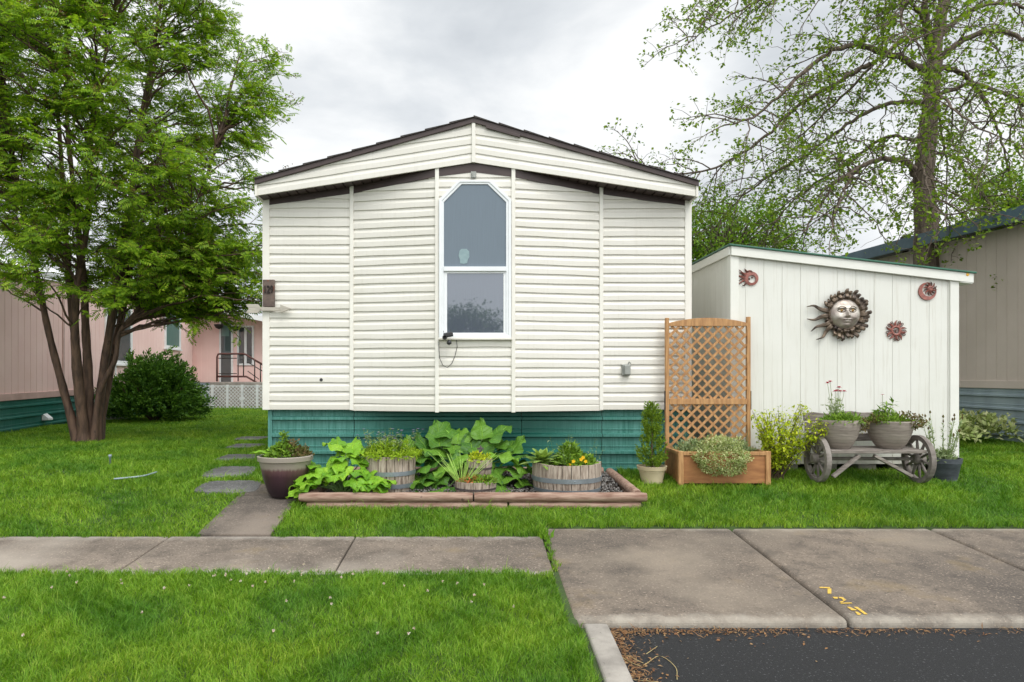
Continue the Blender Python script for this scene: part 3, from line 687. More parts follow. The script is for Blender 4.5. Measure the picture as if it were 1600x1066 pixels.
for ex in (-.36, .38):
    mb = MB(); n = 9; y = YS - .03 - fr * (face_h(ex, .21) + .02)
    mb.lathe([(0, .006), (fr * .07, .004), (fr * .085, -.01)], 14, (c0[0] + fr * ex, y, c0[2] + fr * .215), 'y'); mb.build('eye', M['eyegold'], sunface, smooth=True)
    mb = MB(); mb.lathe([(0, .004), (fr * .03, .002), (fr * .032, -.006)], 10, (c0[0] + fr * ex, y - .006, c0[2] + fr * .215), 'y'); mb.build('pupil', M['iron'], sunface)
    for yy, am, nm in ((.22, .12, 'eyelid'), (.36, .13, 'eyebrow'), (.22, -.12, 'eyelid')):
        pth = []
        for s in np.linspace(-1, 1, 9):
            u = ex + .26 * s; v = yy + am * (1 - s * s); pth.append((c0[0] + fr * u, YS - .03 - fr * (face_h(u, v) + .015), c0[2] + fr * v))
        mb = MB(); mb.tube(pth, [.002, .0035, .0045, .005, .005, .005, .0045, .0035, .002], 6); mb.build(nm, M['bronze'], sunface, smooth=True)
pth = []
for s in np.linspace(-1, 1, 9):
    u = .24 * s; v = -.435 + .05 * s * s; pth.append((c0[0] + fr * u, YS - .03 - fr * (face_h(u, v) + .012), c0[2] + fr * v))
mb = MB(); mb.tube(pth, .0035, 6); mb.build('mouth', M['iron'], sunface, smooth=True)
def ray(ang, length, wid, wav, hook):
    n = 14; pts_ = []; hts = []
    ca, sa = math.cos(ang), math.sin(ang)
    for i in range(n):
        s = i / (n - 1); r = fr * .98 + (length - fr * .98) * s
        off = wav * math.sin(s * math.pi * 2.1) * (.3 + s) + hook * s ** 3
        pts_.append((c0[0] + r * ca - off * sa, c0[2] + r * sa + off * ca)); hts.append(.012 + .03 * math.sin(s * math.pi) + .014 * math.sin(s * 9))
    return pts_, hts
for k in range(26):
    ang = R(-122 + k * 11.) ; ln = (37.5 + (k % 3) * 2.2) * SC
    if k > 19: ln = (34 + (k % 2) * 3) * SC
    p_, h_ = ray(ang, ln, 0, -.010, .030 if k < 14 else -.022)
    w = np.interp(np.linspace(0, 1, 14), [0, .5, .85, 1], [.024, .023, .019, .007])
    mb = MB(); ribbon(mb, p_, w, YS - .004 - .014 * (k % 2), .007, h_); mb.build('ray', M['bronze'], sunface, smooth=True)
for (px, py), sg in (((1259, 479), 1), ((1259, 499.5), -1), ((1265, 517.5), 1), ((1274, 531.5), -1)):
    e_ = at(px, py, YS); d = np.array([e_[0] - c0[0], e_[2] - c0[2]]); ln = np.linalg.norm(d); ang = math.atan2(d[1], d[0])
    p_, h_ = ray(ang, ln, 0, .016 * sg, 0)
    w = np.interp(np.linspace(0, 1, 14), [0, .3, .8, 1], [.028, .024, .011, .003])
    mb = MB(); ribbon(mb, p_, w, YS - .006, .007, h_); mb.build('ray', M['bronze'], sunface, smooth=True)
for ang in (200, 228): 
    p_, h_ = ray(R(ang), 31 * SC, 0, .012, .01); mb = MB(); ribbon(mb, p_, np.linspace(.04, .012, 14), YS - .004, .007, h_); mb.build('ray', M['bronze'], sunface, smooth=True)

def flame(mb, c, a, r0, r1, w, bend):
    n = 8; P = []
    for i in range(n):
        s = i / (n - 1); r = r0 + (r1 - r0) * s; aa = a + bend * s * s - .5 * bend * s
        P.append((c[0] + r * math.cos(aa), c[2] + r * math.sin(aa)))
    ribbon(mb, P, np.interp(np.linspace(0, 1, n), [0, .4, 1], [w * .8, w, w * .12]), YS - .006, .004)
def curl(mb, c, a, r0, r1, sg):
    P = []
    for i in range(5): r = r0 + (r1 - r0) * .75 * i / 4; P.append((c[0] + r * math.cos(a), YS - .01, c[2] + r * math.sin(a)))
    q = (r1 - r0) * .2; ra = r0 + (r1 - r0) * .78
    for i in range(1, 8):
        th = i / 7 * R(290); lx = q * math.sin(th) * 1.0; ly = q * (1 - math.cos(th)) * sg
        P.append((c[0] + (ra + lx) * math.cos(a) - ly * math.sin(a), YS - .01, c[2] + (ra + lx) * math.sin(a) + ly * math.cos(a)))
    mb.tube(P, .0042, 6)
def disc(mb, c, r, h=.012): mb.lathe([(0, h + .004), (r * .6, h + .003), (r * .92, h), (r, h - .004), (r, 0)], 28, (c[0], YS - .004, c[2]), 'y')
def ringed(mb, c, r, r2): mb.lathe([(r2, .006), (r2 + .001, .013), ((r + r2) / 2, .016), (r - .001, .013), (r, .004)], 28, (c[0], YS - .002, c[2]), 'y')
# sun with an eye
c = at(1399.3, 517, YS); t = thing('sun_ornament', 'small red metal sun with an eye at its centre, right of the large sun face', 'wall ornament', c, 'small red metal wall ornaments')
mb = MB(); ringed(mb, c, 8.2 * SC, 4.6 * SC); mb.build('ring', M['terra'], t, smooth=True)
for k in range(10):
    mb = MB(); flame(mb, c, R(36 * k + 22), 7.5 * SC, 16.5 * SC, .013, .35 * (1 if k % 2 else -1)); mb.build('flame_ray', M['terra'], t)
for k in range(10):
    mb = MB(); curl(mb, c, R(36 * k + 4), 7.5 * SC, 15.8 * SC, 1 if k % 2 else -1); mb.build('curl_ray', M['terradark'], t, smooth=True)
mb = MB(); pth = [(c[0] + 4.2 * SC * s, YS - .012, c[2] + 2.0 * SC * (1 - s * s)) for s in np.linspace(-1, 1, 9)]; mb.tube(pth, .004, 6); pth = [(c[0] + 4.2 * SC * s, YS - .012, c[2] - 2.6 * SC * (1 - s * s)) for s in np.linspace(-1, 1, 9)]; mb.tube(pth, .005, 6); mb.build('eye_outline', M['terradark'], t, smooth=True)
mb = MB(); mb.lathe([(0, .01), (1.2 * SC, .009), (1.5 * SC, 0)], 14, (c[0], YS - .004, c[2]), 'y'); mb.build('pupil', M['terradark'], t)
# moon with a little sun
cm = at(1448, 455.5, YS); cs = at(1452.3, 451.5, YS); t = thing('moon_ornament', 'small red metal crescent moon holding a little sun, top right of the shed', 'wall ornament', cm, 'small red metal wall ornaments')
ro, ri = 13.8 * SC, 10.4 * SC; off = np.array([cs[0] - cm[0], cs[2] - cm[2]]) * .62; P = []; Q = []
angs = np.linspace(R(60), R(390), 40)
for a in angs: P.append((cm[0] + ro * math.cos(a), cm[2] + ro * math.sin(a)))
for a in angs: Q.append((cm[0] + off[0] + ri * math.cos(a), cm[2] + off[1] + ri * math.sin(a)))
mb = MB(); V = [(x, YS - .016, z) for x, z in P] + [(x, YS - .012, z) for x, z in Q] + [(x, YS - .002, z) for x, z in P] + [(x, YS - .002, z) for x, z in Q]; n = 40
mb.add(V, [f for i in range(n - 1) for f in ((i, i + 1, n + i + 1, n + i), (2 * n + i, 3 * n + i, 3 * n + i + 1, 2 * n + i + 1), (i, 2 * n + i, 2 * n + i + 1, i + 1), (n + i, n + i + 1, 3 * n + i + 1, 3 * n + i))]); mb.build('crescent', M['terra'], t)
mb = MB(); disc(mb, cs, 4.6 * SC); mb.build('sun_disc', M['terra'], t, smooth=True)
mb = MB(); mb.tube([(cs[0] + 2.6 * SC * math.cos(a), YS - .02, cs[2] + 2.6 * SC * math.sin(a)) for a in np.linspace(0, R(300), 14)], .003, 6); mb.build('face_line', M['terradark'], t)
for k in range(12):
    mb = MB(); flame(mb, cs, R(30 * k + 10), 4.4 * SC, 11 * SC, .009, .5); mb.build('ray', M['terra'] if k % 2 else M['terradark'], t)
# sun blown to the left
cw = at(1173.5, 435.5, YS); t = thing('sun_ornament', 'small red metal sun with rays swept to the left, top left of the shed', 'wall ornament', cw, 'small red metal wall ornaments')
ro, ri = 10.8 * SC, 6. * SC; P = [(cw[0] + ro * math.cos(a), cw[2] + ro * math.sin(a)) for a in np.linspace(0, 2 * math.pi, 41)]; Q = [(cw[0] + .6 * SC + ri * math.cos(a), cw[2] - 1 * SC + ri * math.sin(a)) for a in np.linspace(0, 2 * math.pi, 41)]
mb = MB(); n = 41; V = [(x, YS - .014, z) for x, z in P] + [(x, YS - .018, z) for x, z in Q] + [(x, YS - .002, z) for x, z in P] + [(x, YS - .002, z) for x, z in Q]
mb.add(V, [f for i in range(n - 1) for f in ((i, i + 1, n + i + 1, n + i), (2 * n + i, 3 * n + i, 3 * n + i + 1, 2 * n + i + 1), (i, 2 * n + i, 2 * n + i + 1, i + 1), (n + i, n + i + 1, 3 * n + i + 1, 3 * n + i))]); mb.build('ring', M['terra'], t)
for k, a in enumerate((62, 84, 106, 128, 150, 172, 194, 216, 238)):
    mb = MB(); cc = cw + np.array([-2 * SC, 0, 1 * SC]); d0 = R(a)
    n = 8; P = []
    for i in range(n):
        s = i / 7; x = cc[0] + 8 * SC * math.cos(d0) - s * (11 + 5 * (k % 2)) * SC * (.45 + .55 * abs(math.sin(d0 - R(90)))); z = cc[2] + 8 * SC * math.sin(d0) + s * 6 * SC * math.sin(d0) + 1.6 * SC * math.sin(s * 5 + k)
        P.append((x, z))
    ribbon(mb, P, np.linspace(.014, .002, n), YS - .007, .004); mb.build('ray', M['terra'] if k % 2 else M['terradark'], t)
mb = MB(); mb.lathe([(0, .012), (1.3 * SC, .01), (1.6 * SC, 0)], 12, (cw[0] + 1.5 * SC, YS - .004, cw[2] + 1.8 * SC), 'y'); mb.lathe([(0, .012), (1.3 * SC, .01), (1.6 * SC, 0)], 12, (cw[0] - 3 * SC, YS - .004, cw[2] - .6 * SC), 'y'); mb.build('eye', M['terradark'], t)

# ---------------------------------------------------------------- trellis planter
YT, YTF = 7.45, 6.96; TX0, TX1 = 2.095, 2.982; zt0 = EYE - 1.09
trel = thing('trellis_planter', 'cedar planter box with an arched lattice trellis between house and shed', 'trellis planter', ((TX0 + TX1) / 2, 7.2, zt0))
ZTOP, ZMID, ZRIM = zz(497, YT), zz(627.5, YT), EYE - .775
for x in (TX0, TX1): mb = MB(); mb.box(x - .02, x + .02, YT - .02, YT + .02, zt0, ZTOP + .012 * (x > 2.5)); mb.build('post', M['cedar'], trel, bevel=.004)
for x in (TX0 + .0, TX1 - .0): mb = MB(); mb.box(x - .026, x + .026, YTF - .025, YTF + .02, zt0 - .02, ZRIM + .012); mb.build('planter_post', M['cedar'], trel, bevel=.004)
mb = MB(); top = []; n = 14
for i in range(n + 1): s = i / n; top.append((TX0 + .02 + (TX1 - TX0 - .04) * s, ZTOP - .055 + .055 * math.sin(math.pi * s) ** .8))
mb.prism(top + [(TX1 - .02, ZTOP - .09), (TX0 + .02, ZTOP - .09)], YT - .018, YT + .016); mb.build('arch_rail', M['cedar'], trel, bevel=.003)
mb = MB(); mb.box(TX0 + .02, TX1 - .02, YT - .024, YT + .018, ZMID - .032, ZMID + .032); mb.build('middle_rail', M['cedar'], trel, bevel=.004)
def lattice(z0, z1):
    for dirn, yo in ((1, -.006), (-1, .006)):
        mb = MB(); x0, x1 = TX0 + .02, TX1 - .02; H = z1 - z0; sp = .1165; u = -H
        while u < (x1 - x0):
            a, b = u, u + H; za, zb_ = z0, z1
            if a < 0: za = z0 - a; a = 0
            if b > x1 - x0: zb_ = z1 - (b - (x1 - x0)); b = x1 - x0
            if b - a > .02:
                A = (x0 + a, YT + yo, za); B = (x0 + b, YT + yo, zb_)
                if dirn < 0: A = (x1 - a, YT + yo, za); B = (x1 - b, YT + yo, zb_)
                mb.bar(A, B, .010, .026, up=(0, 0, 1))
            u += sp
        mb.build('lattice', M['cedar'], trel)
lattice(ZMID + .03, ZTOP - .088); lattice(ZRIM - .06, ZMID - .03)
mb = MB(); mb.box(TX0 + .02, TX1 - .02, YTF - .008, YTF + .01, zt0, ZRIM - .025); mb.build('front_panel', M['cedarpanel'], trel)
mb = MB(); mb.box(TX0 + .02, TX1 - .02, YTF - .022, YTF + .018, ZRIM - .03, ZRIM + .006); mb.build('rim', M['cedar'], trel, bevel=.003)
for x in (TX0, TX1):
    mb = MB(); mb.box(x - .008, x + .008, YTF + .02, YT - .02, zt0, ZRIM - .02); mb.build('side_panel', M['cedarpanel'], trel)
    mb = MB(); mb.box(x - .02, x + .02, YTF + .02, YT - .02, ZRIM - .028, ZRIM + .004); mb.build('rim', M['cedar'], trel, bevel=.003)
mb = MB(); mb.box(TX0 + .03, TX1 - .03, YTF + .015, YT - .02, ZRIM - .12, ZRIM - .06); mb.build('soil', M['soil'], trel)
for x in (TX0 - .023, TX1 + .023): mb = MB(); mb.box(x - .003, x + .003, YT - .022, YT + .012, zz(640, YT), zz(611, YT)); mb.build('bracket', M['darkmetal'], trel)

# ---------------------------------------------------------------- wagon wheel bench with bowls
bz = EYE - 1.075
bench = thing('wagon_wheel_bench', 'grey weathered bench with wagon wheel ends in front of the shed', 'bench', (4.05, 7.05, bz))
for xw, yc in ((3.54, 7.06), (4.56, 7.02)):
    r = .245; zc = bz + r - .02
    mb = MB(); mb.lathe([(r, -.026), (r, .026), (r - .048, .026), (r - .048, -.026), (r, -.026)], 40, (xw, yc, zc), 'x'); w = mb.build('wheel', M['wheelwood'], bench, bevel=.004)
    mb = MB(); mb.lathe([(.0, -.06), (.04, -.06), (.052, -.045), (.056, 0), (.052, .045), (.04, .06), (.0, .06)], 20, (xw, yc, zc), 'x'); mb.build('hub', M['wheelwood'], w, bevel=.003)
    for k in range(10):
        a = 2 * math.pi * k / 10 + .2; mb = MB()
        mb.tube([(xw, yc + q * math.cos(a), zc + q * math.sin(a)) for q in (.045, .12, r - .04)], [.011, .015, .011], 8); mb.build('spoke', M['wheelwood'], w, smooth=True)
sx0, sx1 = 3.57, 4.53; sz = zz(706, 6.83)
for k in range(3):
    mb = MB(); y = 6.84 + k * .135; mb.box(sx0, sx1, y, y + .128, sz - .02, sz + .018 - .004 * (k == 0)); mb.build('seat_plank', M['greywood'], bench, bevel=.005)
for k in range(3):
    z0 = zz(662, 7.38) - .105 * k + .03; mb = MB(); yb = 7.36 - .03 * k
    ztop = [(sx0 - .02 + (sx1 - sx0 + .07) * i / 10, z0 + .085 + .01 * math.sin(i * 1.7 + k) + (.012 if k == 0 and 3 < i < 9 else 0)) for i in range(11)]
    mb.prism(ztop + [(sx1 + .05, z0), (sx0 - .02, z0)], yb, yb + .03); mb.build('back_slat', M['greywood'], bench, bevel=.004)
for x in (sx0 + .08, sx1 - .08): mb = MB(); mb.bar((x, 7.25, sz - .01), (x, 7.41, zz(650, 7.4)), .05, .03); mb.build('back_support', M['greywood'], bench, bevel=.003)
for a, b in (((1342, 712), (1301, 745)), ((1366, 712), (1424, 744))):
    mb = MB(); A = at(*a, 6.86); B = at(*b, 6.86); mb.bar(A, B, .03, .05, up=(0, -1, 0)); mb.build('brace', M['greywood'], bench, bevel=.003)
mb = MB(); mb.tube([(3.54, 7.05, bz + .225), (4.56, 7.03, bz + .225)], .018, 10); mb.build('axle', M['wheelwood'], bench)
def pot(name, label, prof, c, mat, soil_r, soil_z, cat='pot', group=None, n=40, rim=None):
    t = thing(name, label, cat, c, group)
    mb = MB(); mb.lathe(prof, n, c); o = mb.build('bowl' if 'bowl' in name else 'body', mat, t, smooth=True, auto=True)
    mb = MB(); mb.lathe([(soil_r, soil_z), (soil_r * .6, soil_z + .008), (0, soil_z + .012)], n, c); mb.build('soil', M['soil'], t, smooth=True)
    return t
def bowlprof(w, h, b): return [(0, 0), (b, 0), (b + (w - b) * .34, h * .17), (b + (w - b) * .66, h * .42), (b + (w - b) * .9, h * .74), (w, h), (w - .004, h + .008), (w - .018, h + .006), (w - .022, h - .03), (w - .06, h - .06)]
BY = 7.02; seat_top = sz + .018
BL = (xx(1310.5, BY), BY, seat_top); BR = (xx(1390, BY), BY, seat_top)
pot('bowl_planter', 'taupe ribbed bowl planter on the left of the wagon wheel bench', bowlprof(.208, .285, .10), BL, M['bowl'], .17, .245, 'planter', 'taupe bowls on the bench')
pot('bowl_planter', 'taupe ribbed bowl planter on the right of the wagon wheel bench', bowlprof(.222, .275, .11), BR, M['bowl'], .18, .235, 'planter', 'taupe bowls on the bench')
PC = (xx(1475, 7.2), 7.2, float(gz(7.2)) - .02)
pot('plastic_pot', 'dark grey plastic pot with upright stems at the right corner of the shed', [(0, 0), (.115, 0), (.15, .19), (.152, .192), (.158, .194), (.166, .245), (.15, .245), (.14, .17)], PC, M['greypot'], .145, .20)
CC = (xx(1018.5, 7.1), 7.1, float(gz(7.1)) - .012)
pot('cream_pot', 'cream plastic pot holding a small conifer beside the trellis planter', [(0, 0), (.105, 0), (.132, .13), (.134, .133), (.145, .138), (.155, .178), (.14, .178), (.132, .12)], CC, M['cream_pot'], .135, .15)
GP = (xx(446, 6.62), 6.62, float(gz(6.62)) + .012)
pot('glazed_pot', 'large fluted pot with grey rim and dark purple base on the garden path', [(0, 0), (.14, 0), (.165, .04), (.205, .16), (.232, .28), (.243, .335), (.246, .337), (.262, .345), (.264, .385), (.25, .392), (.235, .385), (.232, .33)], GP, M['glaze'], .235, .35, n=64)

# ---------------------------------------------------------------- log bed, gravel, barrels
bed = thing('log_border', 'low border of stacked weathered reddish logs round the gravel bed', 'garden border', (0, 6.9, EYE - 1.25))
def log(a, b, r, name='log'):
    a = np.array(a); b = np.array(b); n = 26; P = [a + (b - a) * i / (n - 1) for i in range(n)]
    rr = [r * (.86 if i in (0, n - 1) else 1 + .025 * math.sin(i * 1.3)) for i in range(n)]
    mb = MB(); mb.tube(P, rr, 16); mb.build(name, M['log'], bed, smooth=True, auto=True)
gy = lambda y: float(gz(y))
zf = EYE - 1.125
log((-1.63, 6.35, zf), (-.02, 6.35, zf), .046); log((-.005, 6.35, zf), (1.595, 6.35, zf), .046)
log((-1.56, 6.36, zf - .085), (.3, 6.36, zf - .085), .045); log((.32, 6.36, zf - .085), (1.54, 6.36, zf - .085), .045)
zb_ = EYE - 1.035
log((1.53, 6.42, zf + .012), (1.46, 7.42, zb_), .046); log((1.53, 6.44, zf - .075), (1.46, 7.42, zb_ - .085), .045)
log((-1.53, 6.42, zf + .004), (-1.5, 7.42, zb_), .046); log((-1.5, 6.44, zf - .08), (-1.5, 7.42, zb_ - .085), .045)
log((-1.42, 7.46, zb_), (.1, 7.46, zb_), .046); log((.12, 7.46, zb_), (1.4, 7.46, zb_), .046)
log((-1.42, 7.46, zb_ - .086), (1.4, 7.46, zb_ - .086), .045)
mb = MB(); mb.add([(-1.5, 6.4, gy(6.4) + .012), (1.5, 6.4, gy(6.4) + .012), (1.44, 7.42, gy(7.42) + .0), (-1.46, 7.42, gy(7.42) + .0)], [(0, 1, 2, 3)]); tag(mb.build('garden_soil', M['soil']), kind='structure')
n = 5200; P = np.stack([rng.uniform(-1.46, 1.46, n), rng.uniform(6.4, 7.42, n), np.zeros(n)], 1); P[:, 2] = gz(P[:, 1]) + .016 + rng.uniform(-.004, .01, n)
tv = np.array([(.5, 0, 0), (-.5, 0, 0), (0, .45, 0), (0, -.45, 0), (0, 0, .34), (0, 0, -.34)]); tf = np.array([(0, 2, 4), (2, 1, 4), (1, 3, 4), (3, 0, 4), (2, 0, 5), (1, 2, 5), (3, 1, 5), (0, 3, 5)])
B = Bank(); B.leaves(tv, tf, P, rdir(n) * (1, 1, .3), np.array([0, 0, 1.]) + rdir(n) * .4, rng.uniform(.016, .04, n)); tag(B.build('gravel', M['rock']), kind='stuff', label='dark grey gravel inside the log border', cat='gravel')

def barrel(name, label, c, r0, r1, h, ns, hoops, hoopmat, cat='planter', group=None, parent=None, hr=None):
    t = parent or thing(name, label, cat, c, group)
    def build(nm, par):
        mb = MB()
        for k in range(ns):
            a0 = 2 * math.pi * (k + .035) / ns; a1 = 2 * math.pi * (k + .965) / ns; jr = random.uniform(-.003, .003); jh = random.uniform(-.006, .006)
            V = []
            for s in (0, .5, 1):
                r = r0 + (r1 - r0) * s + .012 * math.sin(math.pi * s) * (r1 / .3)
                for rr in (r + jr, r - .022):
                    for a in (a0, (a0 + a1) / 2, a1): V.append((c[0] + rr * math.cos(a), c[1] + rr * math.sin(a), c[2] + s * (h + jh)))
            fs = []
            for s in range(2):
                b = s * 6
                fs += [(b, b + 1, b + 7, b + 6), (b + 1, b + 2, b + 8, b + 7), (b + 4, b + 3, b + 9, b + 10), (b + 5, b + 4, b + 10, b + 11), (b + 3, b, b + 6, b + 9), (b + 2, b + 5, b + 11, b + 8)]
            fs += [(12, 13, 16, 15), (13, 14, 17, 16), (0, 3, 4, 1), (1, 4, 5, 2)]
            mb.add(V, fs)
        o = mb.build(nm, M['stave'], par)
        return o
    o = build('staves' if parent is None else name, t)
    hp = o if parent is not None else t
    for s0, s1 in hoops:
        mb = MB(); rr = lambda s: r0 + (r1 - r0) * s + .012 * math.sin(math.pi * s) * (r1 / .3) + .0035
        mb.lathe([(rr(s0) - .004, s0 * h), (rr(s0) + .001, s0 * h), (rr(s1) + .001, s1 * h), (rr(s1) - .004, s1 * h)], 48, c); mb.build('hoop', hoopmat, hp, smooth=True, auto=True)
        mb = MB(); a = -1.9 + s0; q = rr((s0 + s1) / 2) + .001; mb.lathe([(0, .004), (.006, .003), (.008, 0)], 10, (c[0] + q * math.cos(a), c[1] + q * math.sin(a), c[2] + h * (s0 + s1) / 2), 'y'); mb.build('rivet', hoopmat, hp)
    mb = MB(); mb.lathe([(r1 - .02, h - .04), (r1 * .5, h - .02), (0, h - .015)], 32, c); mb.build('soil', M['soil'], hp, smooth=True)
    return t
B1 = (xx(885.5, 6.78), 6.78, gy(6.78) - .0); barrel('barrel_planter', 'wide grey half-barrel planter with yellow pansies at the right of the bed', B1, .318, .337, .295, 24, ((.08, .20), (.42, .57)), M['hoop'], group='half-barrel planters in the log bed')
B2 = (xx(609, 6.86), 6.86, gy(6.86)); barrel('barrel_planter', 'half-barrel planter full of lime green groundcover behind the broad-leaved plant', B2, .235, .258, .345, 20, ((.10, .22), (.46, .58)), M['hoop'], group='half-barrel planters in the log bed')
TB = (xx(743, 6.58), 6.58, gy(6.58) + .01); TB2 = (xx(749, 6.72), 6.72, TB[2] + .16)
tier = thing('tiered_barrel_planter', 'small rustic two-tier barrel planter with a tap, middle of the bed', 'planter', TB)
barrel('lower_tub', '', TB, .175, .20, .16, 15, ((.52, .64),), M['hooprust'], parent=tier)
barrel('upper_tub', '', TB2, .105, .127, .19, 12, ((.50, .60),), M['hooprust'], parent=tier)
mb = MB(); c = at(751, 708, 6.72); mb.tube([c + (0, 0, -.04), c, c + (0, 0, .05), c + (0, 0, .075)], [.014, .014, .012, .006], 10); mb.box(c[0] - .035, c[0] + .03, c[1] - .01, c[1] + .01, c[2] + .035, c[2] + .052); mb.tube([c + (-.0, -.01, .03), c + (-.01, -.06, .03), c + (-.01, -.07, .0)], [.01, .009, .008], 8); mb.build('tap', M['hooprust'], tier, bevel=.002)

# ---------------------------------------------------------------- stepping stones
for k, (px, py, w, d, hole) in enumerate(((392, 686, .46, .56, 1), (384, 698, .46, .54, 1), (373, 716, .47, .50, 1), (361, 738, .50, .50, 0), (359, 762, .62, .38, 0))):
    p = hit(px, py); mb = MB(); n = 18; P = []
    for i in range(n):
        a = 2 * math.pi * i / n; s = abs(math.cos(a)) ** 6 + abs(math.sin(a)) ** 6; rr = 1 / s ** (1 / 6) * (1 + .04 * math.sin(3 * a + k)); P.append((p[0] + rr * w / 2 * math.cos(a), p[1] + rr * d / 2 * math.sin(a)))
    V = [(x, y, gy(y) + z) for z in (-.05, .018) for x, y in P]
    mb.add(V, [tuple(range(n))[::-1], tuple(range(n, 2 * n))] + [(i, (i + 1) % n, n + (i + 1) % n, n + i) for i in range(n)])
    lab = ['grey stepping stone farthest back, at the house corner', 'grey stepping stone second from the house corner', 'mottled grey stepping stone, middle of the row of five', 'flat grey stepping stone between the mottled ones and the path', 'wide grassy-edged stepping stone nearest the garden path'][k]
    tag(mb.build('stepping_stone', M['stone'], bevel=.008), lab, 'stepping stone', 'stepping stones along the house')
# ---------------------------------------------------------------- painted number on the driveway
M['yellowpaint'] = pm('worn_yellow_paint', (.62, .40, .06), (.40, .27, .08), 60, .7, lo=.3, hi=.5)
mb = MB()
def gp(u, v):
    px, py = 1250 + u * .0938, 890 + v * .0938; Y = F * 1.68 / (py - (VY - 68)); return (xx(px, Y), Y, float(plane(Y)) + .004)
for poly in (((320, 298), (495, 303), (505, 322), (330, 319)), ((458, 328), (522, 325), (524, 412), (460, 410)), ((538, 465), (625, 465), (630, 497), (575, 495)), ((640, 466), (715, 470), (770, 515), (735, 533), (715, 518), (690, 492), (655, 487)), ((770, 518), (735, 536), (700, 560), (655, 548), (700, 536)), ((660, 564), (855, 560), (875, 575), (690, 579)),
             ((780, 632), (830, 632), (905, 668), (945, 672), (930, 690), (862, 690)), ((895, 632), (960, 632), (1040, 690), (985, 690)), ((985, 693), (1042, 692), (1130, 755), (1075, 757)), ((915, 713), (950, 713), (1022, 750), (1000, 768), (960, 766))):
    mb.add([gp(*q) for q in poly], [tuple(range(len(poly)))[::-1]])
tag(mb.build('painted_number', M['yellowpaint']), 'worn yellow stencilled 129 painted on the driveway near its lip', 'road marking')

# ---------------------------------------------------------------- pink house on the left
PY0 = 11.0; PY1 = 22.3
pxw = lambda Y: -8.35 - .086 * (Y - 12)
pbase = lambda Y: EYE - .33 + .012 * (Y - 12)
ptop = lambda Y: EYE + 1.86 + .04 * (Y - 12)
ph = thing('pink_house', 'pale pink neighbouring house with green skirting and a dark front door, far left', 'house', (-10, 18, EYE - 1.0))
A = np.array((pxw(8.), 8.)); Bq = np.array((pxw(PY1), PY1)); Ln = np.linalg.norm(Bq - A)
yy = lambda u: A[1] + (Bq[1] - A[1]) * u / Ln
mb = MB(); grooved(mb, A, Bq, lambda u: pbase(yy(u)), lambda u: ptop(yy(u)), sp=.2032, g=.011); mb.build('wall', M['pink'], ph, fix=False)
mb = MB(); P = []
for z0 in (0, 1):
    for o in (.03, -.02):
        for q in (A, Bq): P.append((q[0] + o, q[1], pbase(q[1]) - (.11 if z0 == 0 else -.012)))
mb.hexa(P); mb.build('base_board', M['pinktrim'], ph, bevel=.004)
mb = MB(); ribbed(mb, A + (-.01, 0), Bq + (-.01, 0), lambda p: pbase(p[1]) - .10, EYE - 1.2, .2, .03); mb.build('skirting', M['skirt2'], ph, fix=False)
for Yv in (14.15, 16.6): mb = MB(); mb.box(pxw(Yv) - .03, pxw(Yv) + .02, Yv - .03, Yv + .03, pbase(Yv), ptop(Yv)); mb.build('wall_batten', M['white'] if Yv > 16 else M['pinktrim'], ph)
mb = MB(); P = []
for dz in (0, .12):
    for q, Y in ((.08, 8.), (.08, PY1 + .2)): P.append((pxw(Y) + q, Y, ptop(Y) + dz))
    for q, Y in ((-3.2, 8.), (-3.2, PY1 + .2)): P.append((pxw(Y) + q, Y, ptop(Y) + dz + .8))
mb.hexa(P); mb.build('roof', M['white'], ph)
def side_window(px0, px1, py0, py1, par, mat, xfun, slope, frm=.05):
    solve = lambda px: (8.35 - 12 * .086) / (-(px - VX) / F - .086)
    Ya, Yb = solve(px0), solve(px1); Ym = (Ya + Yb) / 2; zt, zb2 = zz(py0, Ym), zz(py1, Ym)
    mb = MB()
    for (a0, a1, z0, z1) in ((Ya, Ya + .09, zb2, zt), (Yb - .09, Yb, zb2, zt), (Ya + .09, Yb - .09, zt - .08, zt), (Ya + .09, Yb - .09, zb2, zb2 + .08)):
        mb.hexa([(pxw(y) + o, y, z) for z in (z0, z1) for y in (a0, a1) for o in (-.02, .04)])
    w = mb.build('window', M['white'], par, bevel=.004)
    mb = MB(); mb.hexa([(pxw(y) + o, y, z) for z in (zb2 + .08, zt - .08) for y in (Ya + .09, Yb - .09) for o in (.005, .015)]); mb.build('pane', mat, w)
    mb = MB(); mb.hexa([(pxw(y) + o, y, z) for z in (zb2 - .04, zb2 - .002) for y in (Ya - .03, Yb + .03) for o in (-.02, .07)]); mb.build('sill', M['white'], w)
side_window(163, 205, 478, 569, ph, M['darkpane'], None, None); side_window(256.5, 281, 483, 545, ph, M['curtain'], None, None)
# vent hood
Yv = (8.35 - 12 * .086) / (-(69 - VX) / F - .086); xv = pxw(Yv); z = zz(651, Yv)
mb = MB(); mb.prism([(Yv - .09, z - .06), (Yv + .09, z - .06), (Yv + .09, z + .06), (Yv - .09, z + .06)], xv, xv + .005, 'yz')
V = [(xv, Yv - .08, z + .07), (xv, Yv + .08, z + .07), (xv, Yv - .08, z - .07), (xv, Yv + .08, z - .07), (xv + .13, Yv - .07, z - .07), (xv + .13, Yv + .07, z - .07), (xv + .13, Yv - .07, z - .03), (xv + .13, Yv + .07, z - .03)]
mb = MB(); mb.add(V, [(0, 1, 7, 6), (0, 6, 4, 2), (1, 3, 5, 7), (6, 7, 5, 4), (0, 2, 3, 1), (2, 4, 5, 3)]); mb.build('vent_hood', M['white'], ph, bevel=.004)
